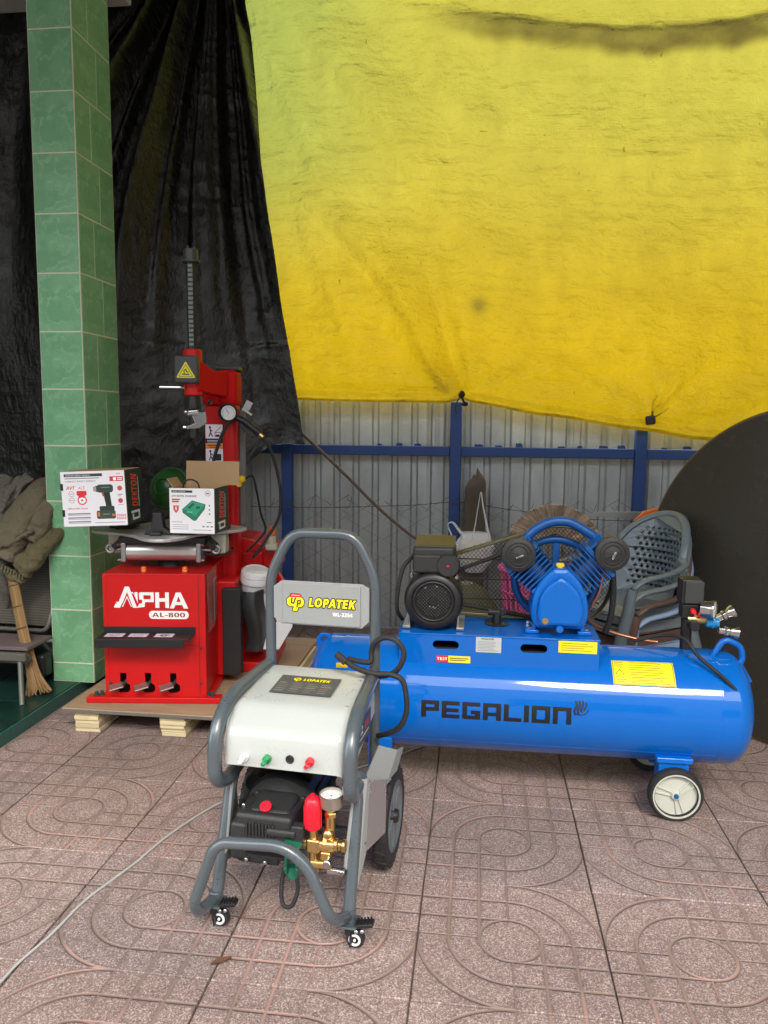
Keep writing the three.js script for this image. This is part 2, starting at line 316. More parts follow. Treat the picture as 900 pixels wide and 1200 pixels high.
for (let i = 0; i < 6; i++) rays.push([1.04, 1.42, rad(20 + i * 26 + rr(-6, 6)), rr(0.008, 0.022), rr(0.05, 0.1), 0.7]);
for (let i = 0; i < 5; i++) rays.push([-1.5, 4.3, rad(-38 - i * 9 + rr(-3, 3)), rr(0.02, 0.045), rr(0.07, 0.12), 2.2]);
function creases(x, y) {
  let s = 0;
  for (const [ax, ay, a, h, w, len] of rays) {
    const dx = x - ax, dy = y - ay, al = dx * Math.cos(a) + dy * Math.sin(a), ac = -dx * Math.sin(a) + dy * Math.cos(a) + 0.05 * Math.sin(al * 3 + a * 5);
    if (al < 0) continue;
    const ww = w * (0.35 + al * 0.8); s += h * Math.exp(-((ac / ww) ** 2)) * smoothstep(al, 0, 0.12) * (1 - smoothstep(al, len * 0.5, len));
  }
  return s;
}
const foldLines = [ // long soft folds: points, height, width
  [[[-1.45, 4.2], [-1.32, 3.91], [-0.97, 3.6], [-0.61, 3.17], [-0.35, 2.78], [-0.08, 2.5], [0.2, 2.3]], 0.06, 0.085], [[[-1.3, 3.0], [-1.11, 2.78], [-0.67, 2.39], [-0.41, 2.03], [-0.16, 1.62]], 0.065, 0.07],
  [[[-1.2, 2.9], [-1.07, 2.53], [-0.77, 1.78]], 0.045, 0.07], [[[-0.95, 2.7], [-0.85, 2.56], [-0.56, 2.17], [-0.24, 1.7]], 0.045, 0.055], [[[-1.5, 3.9], [-1.25, 3.5], [-1.0, 2.9], [-0.8, 2.6]], 0.05, 0.09],
  [[[-1.0, 4.3], [-0.6, 3.8], [-0.2, 3.3], [0.3, 2.9]], 0.035, 0.1], [[[1.02, 1.46], [1.2, 1.75], [1.6, 2.2]], 0.03, 0.07], [[[1.05, 1.43], [1.5, 1.52], [2.1, 1.7]], 0.03, 0.05], [[[-0.08, 1.57], [0.4, 1.72], [0.9, 1.75]], 0.025, 0.05], [[[1.0, 1.45], [0.7, 1.6], [0.3, 1.9]], 0.02, 0.05], [[[0.2, 3.1], [0.9, 2.95], [1.8, 3.05]], 0.025, 0.09], [[[0.1, 2.5], [0.8, 2.35], [1.9, 2.5]], 0.02, 0.09]];
function folds(x, y) {
  let s = 0;
  for (const [pts, h, w] of foldLines) {
    let best = 9, e = 0, side = 1;
    for (let i = 0; i < pts.length - 1; i++) { const [ax, ay] = pts[i], bx = pts[i + 1][0] - ax, by = pts[i + 1][1] - ay, t = clamp(((x - ax) * bx + (y - ay) * by) / (bx * bx + by * by), 0, 1), dx = x - ax - bx * t, dy = y - ay - by * t, d = Math.hypot(dx, dy); if (d < best) { best = d; e = (i + t) / (pts.length - 1); side = Math.sign(bx * dy - by * dx); } }
    const ww = w * (side > 0 ? 1.9 : 0.75); s += 1.5 * h * Math.exp(-((best / ww) ** 2)) * smoothstep(e, 0, 0.45) * (1 - 0.7 * smoothstep(e, 0.75, 1));
  }
  return s;
}
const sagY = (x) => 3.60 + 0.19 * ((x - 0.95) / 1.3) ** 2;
const tarpXY = (u, v) => { const x = lerp(-1.75, 3.2, u), b = yBottom(x); return [x, lerp(b, 4.32, v)]; };
{
  const t = thing('yellow_tarpaulin', 'big creased yellow tarpaulin hung above the metal fence', 'tarpaulin', [0.6, 2.8, -4.9]);
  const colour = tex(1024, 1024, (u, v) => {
    const [x, y] = tarpXY(u, v), up = smoothstep(y, 1.7, 3.5), n = fbm(u * 7, v * 7, 4, 0), f = fbm(u * 60, v * 18, 3, 0);
    let c = [lerp(0.78, 0.78, up), lerp(0.52, 0.70, up), lerp(0.006, 0.09, up)];  // backlit glow painted in: paler lime towards the top
    const green = smoothstep(-x, 0.2, 1.5) * smoothstep(y, 2.2, 3.3) * (0.4 + 0.7 * n); c = [lerp(c[0], 0.36, green * 0.75), lerp(c[1], 0.56, green * 0.55), lerp(c[2], 0.16, green * 0.7)];  // greenish backlight painted into the upper corner
    const k = (0.86 + 0.18 * n) * (0.9 + 0.18 * f); c = c.map((q) => q * k);
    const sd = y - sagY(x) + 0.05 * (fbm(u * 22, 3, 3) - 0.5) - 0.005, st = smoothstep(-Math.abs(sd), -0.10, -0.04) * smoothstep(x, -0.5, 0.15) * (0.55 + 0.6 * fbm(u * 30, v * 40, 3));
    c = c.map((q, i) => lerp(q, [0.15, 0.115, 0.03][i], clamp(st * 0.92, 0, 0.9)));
    const spot = Math.exp(-(((x + 0.02) / 0.045) ** 2 + ((y - 2.12) / 0.05) ** 2)); c = c.map((q, i) => lerp(q, [0.2, 0.16, 0.03][i], spot * 0.65));
    if (vn(u * 260, v * 200) > 0.985) c = c.map((q) => q * 0.6);
    const hole = vn(u * 130 + 5, v * 110) > 0.988 ? 0.5 : 1; return c.map((q) => q * hole);
  }, true);
  colour.wrapS = colour.wrapT = THREE.ClampToEdgeWrapping;
  const bump = crinkle.clone(); bump.repeat.set(3.2, 1.9); bump.needsUpdate = true;
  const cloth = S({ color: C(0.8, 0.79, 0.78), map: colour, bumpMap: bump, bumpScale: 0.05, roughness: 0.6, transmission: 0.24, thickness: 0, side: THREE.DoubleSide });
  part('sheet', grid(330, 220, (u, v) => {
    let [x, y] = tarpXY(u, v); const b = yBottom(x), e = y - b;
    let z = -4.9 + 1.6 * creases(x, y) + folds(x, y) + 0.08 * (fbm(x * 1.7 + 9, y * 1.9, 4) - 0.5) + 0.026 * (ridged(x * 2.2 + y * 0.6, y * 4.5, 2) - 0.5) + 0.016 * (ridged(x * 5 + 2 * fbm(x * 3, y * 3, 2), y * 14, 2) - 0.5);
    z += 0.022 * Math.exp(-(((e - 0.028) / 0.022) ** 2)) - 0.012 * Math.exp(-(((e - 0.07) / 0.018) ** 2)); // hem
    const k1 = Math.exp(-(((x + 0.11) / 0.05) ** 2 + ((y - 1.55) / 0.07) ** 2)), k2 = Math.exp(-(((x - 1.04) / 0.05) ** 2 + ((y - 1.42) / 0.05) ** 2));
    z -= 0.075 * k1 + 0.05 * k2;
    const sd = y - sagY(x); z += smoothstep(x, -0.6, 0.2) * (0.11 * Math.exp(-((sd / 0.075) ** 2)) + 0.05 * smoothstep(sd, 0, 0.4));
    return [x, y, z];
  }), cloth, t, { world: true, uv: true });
  part('tie_knot', [ball(0.022, [-0.115, 1.575, -4.905], [1, 1.1, 0.9]), ball(0.018, [-0.093, 1.515, -4.9], [1.3, 0.8, 0.9]), hose([[-0.115, 1.575, -4.9], [-0.105, 1.54, -4.88], [-0.09, 1.515, -4.89]], 0.007), hose([[-0.12, 1.57, -4.89], [-0.15, 1.50, -4.885], [-0.142, 1.45, -4.9]], 0.004)], BLACK, t, { world: true });
  part('tie_knot', [box(0.06, 0.055, 0.03, [1.035, 1.425, -4.885], 0.012, [0.2, 0, 0.15]), hose([[1.04, 1.44, -4.88], [1.06, 1.5, -4.88], [1.1, 1.53, -4.885]], 0.003), hose([[1.05, 1.44, -4.88], [1.1, 1.47, -4.875], [1.14, 1.5, -4.88]], 0.003), hose([[1.04, 1.45, -4.88], [1.045, 1.53, -4.88], [1.07, 1.58, -4.885]], 0.003)], DARKGREY, t, { world: true });
}
const plasticBump = crinkle.clone(); plasticBump.repeat.set(2.4, 2.6); plasticBump.needsUpdate = true;
const SHEETB = S({ color: C(0.005, 0.0052, 0.0053), roughness: 0.4, clearcoat: 0.45, clearcoatRoughness: 0.24, roughnessMap: roughTex, bumpMap: plasticBump, bumpScale: 0.03, side: THREE.DoubleSide });
{
  const right = (y) => { const k = [[1.24, -1.09], [1.52, -1.13], [2.14, -1.235], [3.136, -1.36], [4.4, -1.5]]; for (let i = 0; i < 4; i++) if (y <= k[i + 1][0]) return lerp(k[i][1], k[i + 1][1], (y - k[i][0]) / (k[i + 1][0] - k[i][0])); return -1.5; };
  const t = thing('black_plastic_sheet', 'wide black plastic sheet hanging between green pillar and yellow tarpaulin', 'plastic sheet', [-1.8, 2.5, -4.5]);
  part('sheet', grid(150, 190, (u, v) => {
    const bot = lerp(0.55, 1.245, smoothstep(u, 0.3, 0.9)) + 0.012 * Math.sin(u * 9), y = lerp(bot, 4.29, v), x = lerp(-2.45, right(y), u);
    const ax = x + 1.62, ay = 4.5 - y, r = Math.hypot(ax, ay), th = Math.atan2(ax, ay); // folds fan out from one gathered spot
    let z = lerp(-4.25, -4.76, smoothstep(u, 0.1, 0.95));
    const ph = th * 34 + 1.3 * Math.sin(r * 1.1) + 1.6 * fbm(th * 5, r * 0.8, 2), fan = 0.62 * Math.pow(0.5 + 0.5 * Math.sin(ph), 2.2) + 0.3 * Math.pow(0.5 + 0.5 * Math.sin(ph * 2.3 + 1), 3) + 0.2;
    z += 0.17 * (fan - 0.5) * smoothstep(r, 0.1, 0.8) * (1 - 0.85 * smoothstep(r, 1.7, 3.1)) * smoothstep(-x, 1.1, 1.5);
    z += 0.06 * (fbm(x * 3, y * 2.2, 3) - 0.5) + 0.014 * (ridged(x * 6, y * 7, 3) - 0.5);
    for (const h of [1.9, 2.72, 3.3]) z += 0.008 * Math.exp(-(((y - h - 0.06 * Math.sin(x * 2 + h)) / 0.012) ** 2));
    return [x, y, z];
  }), SHEETB, t, { world: true, uv: true });
  const s = thing('black_plastic_sheet', 'black plastic sheet draped behind the jackets, tied under the beam', 'plastic sheet', [-2.9, 2.3, -4.2]);
  part('sheet', grid(90, 150, (u, v) => {
    const y = lerp(0.07, 3.85 - 0.1 * Math.abs(u - 0.75), v); let x = lerp(-3.6, -2.15, u);
    const fold = Math.sin(x * 13 + 2.2 * fbm(x, y * 0.7, 2)) * 0.07 * smoothstep(y, 1.2, 3.2) + 0.10 * (fbm(x * 2.2 + y * 0.55, y * 0.5, 3) - 0.5);
    return [x + 0.05 * Math.sin(y * 2), y, -4.28 + fold + 0.012 * (ridged(x * 6, y * 7, 3) - 0.5)];
  }), SHEETB, s, { world: true, uv: true });
}

// ------------------------------------------------------------------ fence of corrugated sheets, wire mesh, concrete post
{
  const f = thing('metal_fence', 'grey corrugated metal fence with blue painted posts and rail', 'fence', [0, 0, -5.05]);
  const zinc = (k) => { // galvanised sheet with dust and rust runs
    const t = tex(256, 512, (u, v) => {
      const n = fbm(u * 8 + k * 9, v * 8, 4), run = fbm(u * 26 + k * 5, v * 1.6, 3), r = smoothstep(run, 0.58, 0.8) * smoothstep(v, 0.05, 0.7), low = 1 - smoothstep(v, 0, 0.75), d = 0.6 + 0.4 * n - 0.1 * low;
      const c = [0.56 * d, 0.62 * d, 0.63 * d], m = r * 0.55 + low * 0.28; return [lerp(c[0], 0.19, m), lerp(c[1], 0.155, m), lerp(c[2], 0.115, m)];
    }, true); t.wrapS = t.wrapT = THREE.ClampToEdgeWrapping; t.repeat.set(1 / 0.86, 1 / 2.1); t.offset.set(0, 0); t.needsUpdate = true;
    return S({ color: C(1, 1, 1), map: t, metalness: 0.35, roughness: 0.5, roughnessMap: roughTex, bumpMap: peelTex, bumpScale: 0.0015, side: THREE.DoubleSide });
  };
  const zincs = [zinc(0), zinc(1), zinc(2)], rib = [];
  for (let i = 0; i < 7; i++) { const x = i * 0.1305; rib.push([x, 0], [x + 0.062, 0], [x + 0.074, 0.02], [x + 0.100, 0.02], [x + 0.114, 0]); }
  const prof = [...rib, ...rib.slice().reverse().map((q) => [q[0], q[1] - 0.0012])];
  for (let i = 0; i < 8; i++) {
    const sheet = merged([ext(shapeOf(prof), 1.5, 0).rotateX(-Math.PI / 2)]), sp = sheet.attributes.position; // cut to the slope of the tarpaulin's hem
    for (let k = 0; k < sp.count; k++) if (sp.getY(k) > 1) sp.setY(k, yBottom((-2.9 + i * 0.87 + sp.getX(k)) * 0.96) + 0.02);
    const m = new THREE.Mesh(sheet, zincs[i % 3]); m.name = 'corrugated_sheet'; m.castShadow = m.receiveShadow = true;
    m.position.set(-2.9 + i * 0.87, 0.0, -0.045 + (i % 2) * 0.004); m.rotation.z = rr(-0.004, 0.004); f.add(m);
  }
  for (const [x, w, y] of [[-2.38, 0.07, 1.53], [-1.262, 0.07, 1.25], [-0.148, 0.072, 1.53], [1.01, 0.072, 1.37], [2.13, 0.07, 1.22]]) part('post', span(x - w / 2, x + w / 2, 0, y, 0.012, 0.07, 0.006), POSTBLUE, f);
  for (const [a, b] of [[-2.34, -1.3], [-1.226, -0.186], [-0.11, 0.972], [1.048, 2.094]]) { part('rail', span(a, b, 1.182, 1.244, 0.008, 0.06, 0.005), POSTBLUE, f); }
  for (let i = 0; i < 22; i++) { // brush slips of blue paint above the rail
    const x = -1.2 + i * 0.1305 + rr(-0.01, 0.01); if (rnd() < 0.25) continue;
    const w = rr(0.03, 0.06), h = rr(0.012, 0.03); part('paint_smear', ext(shapeOf([[0, 0], [w, 0], [w * 0.95, h * 0.7], [w * 0.6, h], [w * 0.3, h * 0.8], [0.004, h]]), 0.0016, 0, M4([x, 1.242, -0.0235])), POSTBLUE, f);
  }
  const rust = STAIN(C(0.09, 0.075, 0.06), 0.7);
  const n = thing('wire_mesh_fence', 'sagging rusty chain link mesh before the grey metal fence', 'wire mesh', [0, 0, -4.97]);
  const wireGeo = [0, 1].map((k) => merged([sweep(Array.from({ length: 15 }, (_, j) => V((j + k) % 2 ? 0.0535 : -0.0535, j * 0.0625, (j % 2) * 0.004)), 0.0017, 4, false)]));
  for (let i = 0; i < 34; i++) { const m = new THREE.Mesh(wireGeo[i % 2], rust); m.name = 'wire'; m.castShadow = true; m.position.set(-1.42 + i * 0.107, 0.005 + 0.012 * Math.sin(i * 0.7), 0.012 * Math.sin(i)); m.rotation.set(rr(-0.02, 0.02), 0, rr(-0.03, 0.03)); m.scale.y = rr(0.97, 1.05); n.add(m); }
  part('line_wire', hose([[-1.5, 0.83, 0.02], [-1.0, 0.835, 0.02], [-0.4, 0.865, 0.02], [-0.12, 0.89, 0.03], [0.2, 0.85, 0.02], [0.7, 0.80, 0.02], [1.3, 0.80, 0.02], [2.2, 0.82, 0.02]], 0.0026, 5, 60), rust, n);
  for (let i = 0; i < 26; i++) { const x = -1.35 + i * 0.13; part('barb', [sweep([V(x - 0.02, 0.85 + rr(-0.03, 0.03), 0.022), V(x, 0.85, 0.022), V(x + 0.015, 0.88 + rr(0, 0.03), 0.024)], 0.0017, 4, false)], rust, n); }
  const cp = thing('concrete_post', 'old rough concrete post with a broken pointed top beside the blue post', 'concrete post', [-0.015, 0, -4.88]);
  part('post_body', grid(24, 40, (u, v) => {
    const a = u * Math.PI * 2, sq = 1 / Math.max(Math.abs(Math.cos(a)), Math.abs(Math.sin(a))), y = v * (1.07 + 0.03 * Math.sin(a + 1) + 0.02 * Math.sin(a * 3)), top = smoothstep(v, 0.9, 1);
    const r = 0.062 * Math.min(sq, 1.2) * (1 - 0.85 * top * top) * (0.9 + 0.25 * fbm(a * 2, y * 9, 3)); return [Math.cos(a) * r, y, Math.sin(a) * r];
  }), S({ color: C(0.10, 0.082, 0.06), roughness: 0.95, map: dustTex, bumpMap: castTex, bumpScale: 0.004 }), cp);
  const st = thing('bent_branch', 'thin bent brown branch leaning across the metal fence', 'branch', [-0.75, 0, -4.82]);
  part('stick', hose([[-0.50, 1.52, -0.06], [-0.45, 1.40, -0.03], [-0.24, 1.2, -0.02], [-0.06, 1.03, -0.02], [0.12, 0.86, 0], [0.32, 0.70, 0.02], [0.50, 0.58, 0.03], [0.9, 0.2, 0.06], [1.1, 0.0, 0.08]], (t) => 0.011 - 0.003 * t, 7), S({ color: C(0.12, 0.085, 0.06), roughness: 0.9, map: dustTex, bumpMap: castTex, bumpScale: 0.004 }), st);
}
// ------------------------------------------------------------------ odds and ends before the fence
{
  const bag = thing('plastic_bag', 'white see-through carrier bag hung by its handles on the wire mesh', 'plastic bag', [-0.01, 0.58, -4.72]);
  const film = S({ color: C(0.96, 0.96, 0.95), roughness: 0.3, transmission: 0.55, thickness: 0, side: THREE.DoubleSide, bumpMap: crinkle, bumpScale: 0.01 });
  part('bag_body', grid(40, 30, (u, v) => { const a = u * Math.PI * 2, r = 0.12 * Math.sqrt(Math.sin(Math.min(1, v * 0.95 + 0.06) * Math.PI * 0.62 + 0.05)) * (1 + 0.22 * (ridged(u * 7, v * 2, 2) - 0.5)) * (1 - 0.35 * smoothstep(v, 0.6, 1)); return [Math.cos(a) * r, -0.10 + v * 0.25, Math.sin(a) * r * 0.6]; }), film, bag, { uv: true });
  const strap = (pts) => sweep(new THREE.CatmullRomCurve3(pts.map((p) => V(...p))).getPoints(30), (t) => 0.016 - 0.009 * Math.sin(t * Math.PI), 9, true, 0.3);
  part('bag_handle', strap([[-0.02, 0.10, 0.05], [0.0, 0.2, 0.04], [0.018, 0.33, 0.02], [0.03, 0.40, 0.01], [0.042, 0.33, 0.02], [0.07, 0.2, 0.03], [0.095, 0.10, 0.03]]), film, bag);
  part('bag_handle', strap([[-0.10, 0.06, 0.05], [-0.145, 0.14, 0.04], [-0.165, 0.2, 0.03], [-0.14, 0.21, 0.02], [-0.09, 0.15, 0.0], [-0.04, 0.1, 0.0]]), film, bag);
  part('contents', [ball(0.075, [-0.01, -0.01, 0], [1.1, 0.8, 0.6]), ball(0.05, [0.04, 0.05, 0.01]), ball(0.045, [-0.05, 0.05, 0])], S({ color: C(0.36, 0.3, 0.1), roughness: 0.8, map: dustTex }), bag);
  const fan = thing('palm_leaf_fan', 'worn brown fan-shaped straw broom head above the blue pump', 'straw broom', [0.46, 0.70, -4.5]);
  const straw = S({ color: C(0.62, 0.48, 0.34), roughness: 0.95, map: tex(256, 256, (u, v) => { const n = 0.5 + 0.7 * vn(u * 90, v * 4, 90), k = 0.7 + 0.5 * fbm(u * 7, v * 7, 3, 7); return [n * k, n * k, n * k]; }, true), bumpMap: castTex, bumpScale: 0.004, side: THREE.DoubleSide });
  part('straw', grid(70, 10, (u, v) => { const a = rad(168 - u * 150), r = (0.05 + 0.23 * v) * (0.94 + 0.09 * hash(Math.floor(u * 70), 3) * v * 0.4) * (1 - 0.14 * u), tw = u * 40; return [Math.cos(a) * r * 1.05, Math.sin(a) * r * 0.95, 0.02 * Math.sin(tw) * v + 0.05 * v]; }, 0.012), straw, fan, { uv: true });
  part('binding', [torus(0.05, 0.008, [0, 0.02, 0.01], [0, 0, 0], Math.PI)], STAIN(C(0.3, 0.2, 0.1)), fan);
  const saw = thing('orange_handled_saw', 'long pale blade with an orange handle lying on top of the fence clutter', 'hand saw', [0.845, 0.90, -4.3]);
  part('blade', ext(shapeOf([[-0.22, -0.005], [0.06, -0.02], [0.06, 0.028], [-0.2, 0.02]]), 0.004, 0.0008), STEEL, saw);
  part('handle', ext(shapeOf([[0.0, -0.025], [0.08, 0.01], [0.2, 0.03], [0.215, 0.058], [0.16, 0.062], [0.05, 0.03]]), 0.022, 0.006, M4([0, 0.0, -0.009])), ORANGEP, saw);
  const pink = S({ color: C(0.62, 0.10, 0.26), roughness: 0.45, roughnessMap: roughTex });
  const pb = thing('pink_basket', 'pink plastic laundry basket standing behind the compressor pump', 'basket', [0.36, 0, -4.35]);
  const bars = []; for (let i = 0; i < 30; i++) { const a = (i / 30) * Math.PI * 2, c = Math.cos(a), s = Math.sin(a); bars.push(sweep([V(c * 0.17, 0.05, s * 0.15), V(c * 0.215, 0.58, s * 0.19)], 0.008, 6)); }
  part('basket_wall', [...bars, ...[0.1, 0.22, 0.34, 0.46].map((y) => geo(torus(1, 0.007 / 0.2, [0, 0, 0], FZ), M4([0, y, 0], [0, 0, 0], [0.178 + y * 0.07, 0.2, 0.156 + y * 0.065])))], pink, pb);
  part('basket_rim', geo(torus(1, 0.08, [0, 0, 0], FZ), M4([0, 0.585, 0], [0, 0, 0], [0.22, 0.2, 0.195])), pink, pb);
  part('basket_base', cyl(0.16, 0.17, 0.02, [0, 0.04, 0]), pink, pb);
  part('folded_cloth', [ball(0.15, [0, 0.33, 0], [0.95, 1.4, 0.85])], S({ color: C(0.6, 0.16, 0.32), roughness: 0.9, bumpMap: crinkle, bumpScale: 0.02 }), pb);
  const crate = thing('red_crate', 'dark pink plastic crate half hidden by the chair stack', 'crate', [0.98, 0, -4.25]);
  part('crate_body', [span(-0.16, 0.16, 0, 0.3, -0.13, 0.13, 0.01), span(-0.17, 0.17, 0.27, 0.32, -0.14, 0.14, 0.008), span(-0.17, 0.17, 0.1, 0.13, -0.14, 0.14, 0.008)], S({ color: C(0.42, 0.05, 0.12), roughness: 0.5, roughnessMap: roughTex }), crate);
  for (const s of [-1, 1]) part('crate_handle', pipe([[s * 0.165, 0.3, -0.06], [s * 0.175, 0.38, -0.05], [s * 0.175, 0.38, 0.05], [s * 0.165, 0.3, 0.06]], 0.008, 0.03), S({ color: C(0.42, 0.05, 0.12), roughness: 0.5 }), crate);
  const sack = thing('dark_sack', 'dirty olive sack slumped between fence and compressor motor', 'sack', [-0.05, 0, -4.3]);
  part('sack_body', grid(36, 24, (u, v) => { const a = u * Math.PI * 2, y = v * 0.5, r = 0.17 * Math.pow(Math.sin(clamp(v * 0.96 + 0.03, 0, 1) * Math.PI), 0.45) * (1 + 0.25 * (fbm(u * 6, v * 5, 3, 6) - 0.5)); return [Math.cos(a) * r * 1.2, y, Math.sin(a) * r]; }), S({ color: C(0.10, 0.095, 0.05), roughness: 0.95, bumpMap: crinkle, bumpScale: 0.03, map: dustTex }), sack);
  part('tied_neck', [torus(0.03, 0.012, [0, 0.49, 0], FZ)], STAIN(C(0.2, 0.18, 0.1)), sack);

  const disc = thing('round_table_top', 'large dark brown round table top propped on its edge at the fence', 'table top', [1.36, 0.75, -3.5]);
  disc.rotation.order = 'YXZ'; disc.rotation.set(rad(-7), rad(-50), 0);
  const top = S({ color: C(0.05, 0.045, 0.035), roughness: 0.3, roughnessMap: roughTex, map: dustTex, bumpMap: tex(256, 256, (u, v) => fbm(u * 3, v * 3, 3, 3), false, 0.8), bumpScale: 0.004 });
  part('top_panel', cyl(0.735, 0.735, 0.018, [0, 0, 0.003], FZ, 96), top, disc);
  part('edge_band', torus(0.737, 0.012, [0, 0, -0.004], [0, 0, 0], Math.PI * 2, 120), S({ color: C(0.13, 0.09, 0.035), roughness: 0.45 }), disc);
  for (const s of [-1, 1]) part('leg_frame', pipe([[s * 0.4, 0.35, -0.02], [s * 0.4, 0.35, -0.06], [s * 0.4, -0.35, -0.06], [s * 0.4, -0.35, -0.02]], 0.014, 0.03), DARKGREY, disc);
}
// ------------------------------------------------------------------ stack of plastic chairs
function makeChair(name, label, mat) {
  const t = thing(name, label, 'plastic chair', [0, 0, 0], 0, 'stacked plastic chairs');
  const holes = [], R = 0.011;
  for (let j = 0; j < 11; j++) for (let i = 0; i < 10; i++) { const x = -0.135 + i * 0.03 + (j % 2) * 0.015, y = 0.03 + j * 0.029; if (Math.abs(x) < 0.15 && x * x / 0.028 + (Math.max(0, y - 0.22) ** 2) / 0.018 < 1) holes.push([[x - R, y], [x, y - R], [x + R, y], [x, y + R]].map((q) => [q[0], q[1]])); }
  const o = new THREE.Shape(); o.moveTo(-0.185, -0.03).lineTo(0.185, -0.03).lineTo(0.215, 0.16).bezierCurveTo(0.21, 0.34, 0.12, 0.40, 0, 0.405).bezierCurveTo(-0.12, 0.40, -0.21, 0.34, -0.215, 0.16).closePath();
  for (const h of holes) o.holes.push(new THREE.Path(h.map((q) => new THREE.Vector2(...q))));
  const bend = (g) => { const p = g.attributes.position; for (let i = 0; i < p.count; i++) { const x = p.getX(i), y = p.getY(i); p.setXYZ(i, x, 0.44 + y * 0.965, p.getZ(i) - 0.2 - y * 0.27 + x * x * 2.3); } g.computeVertexNormals(); return g; };
  part('backrest', bend(ext(o, 0.008, 0.0015)), mat, t);
  const bz = (x, y) => -0.195 - y * 0.27 + x * x * 2.3;
  const rim = []; for (let k = 0; k <= 24; k++) { const a = Math.PI * (1 - k / 24), x = 0.218 * Math.cos(a), y = 0.16 + 0.245 * Math.pow(Math.sin(a), 0.85); rim.push([x, 0.44 + y * 0.965, bz(x, y)]); }
  const arm = (s) => [[s * 0.20, 0.02, 0.29], [s * 0.235, 0.36, 0.245], [s * 0.255, 0.535, 0.225], [s * 0.272, 0.572, 0.175], [s * 0.28, 0.588, 0.05], [s * 0.27, 0.605, -0.06], [s * 0.25, 0.625, -0.125]];
  const all = [...arm(-1).slice(2), ...rim.slice(1, -1), ...arm(1).slice(2).reverse()];
  part('arm_rim', geo(sweep(new THREE.CatmullRomCurve3(all.map((p) => V(...p))).getPoints(120), 0.021, 10, true, 0.62)), mat, t);
  for (const s of [-1, 1]) part('front_leg', geo(sweep(corners(arm(s).slice(0, 3), 0.05), (u) => 0.032 - 0.008 * u, 8)), mat, t);
  for (const s of [-1, 1]) part('rear_leg', geo(sweep(corners([[s * 0.235, 0.01, -0.33], [s * 0.205, 0.40, -0.21], [s * 0.2, 0.5, -0.2]], 0.06), (u) => 0.024 + 0.01 * u, 8)), mat, t);
  part('seat', grid(20, 20, (u, v) => { const x = (u - 0.5) * lerp(0.40, 0.46, v), z = lerp(-0.21, 0.25, v); return [x, 0.415 + 0.02 * v - 0.012 * Math.sin(u * Math.PI) + 0.035 * smoothstep(v, 0.85, 1) * -1, z]; }, 0.008), mat, t);
  part('seat_skirt', [span(-0.21, 0.21, 0.36, 0.41, 0.235, 0.247, 0.004), span(-0.22, -0.208, 0.37, 0.42, -0.2, 0.24, 0.004), span(0.208, 0.22, 0.37, 0.42, -0.2, 0.24, 0.004)], mat, t);
  return t;
}
{
  const pl = (r, g, b) => S({ color: C(r, g, b), roughness: 0.42, roughnessMap: roughTex, map: dustTex, side: THREE.DoubleSide });
  const a = makeChair('plastic_chair', 'pale blue plastic armchair at the bottom of the chair stack', pl(0.28, 0.38, 0.55));
  const cols = [['brown plastic armchair, third from the top of the chair stack', pl(0.12, 0.07, 0.06)], ['mid grey plastic armchair, second from the top of the chair stack', pl(0.17, 0.2, 0.22)], ['slate grey plastic armchair on top of the chair stack', pl(0.145, 0.18, 0.205)]];
  const place = (o, i) => { o.scale.setScalar(0.95); o.position.set(0.735 - 0.01 * i, 0.06 * i, -3.72 + 0.01 * i); o.rotation.y = rad(-55 + [0, 2, -1, 1][i]); };
  place(a, 0);
  cols.forEach(([label, m], i) => { const c = a.clone(); c.name = numbered('plastic_chair'); c.userData = { ...a.userData, label }; c.traverse((x) => { if (x.isMesh) x.material = m; }); place(c, i + 1); scene.add(c); });
}
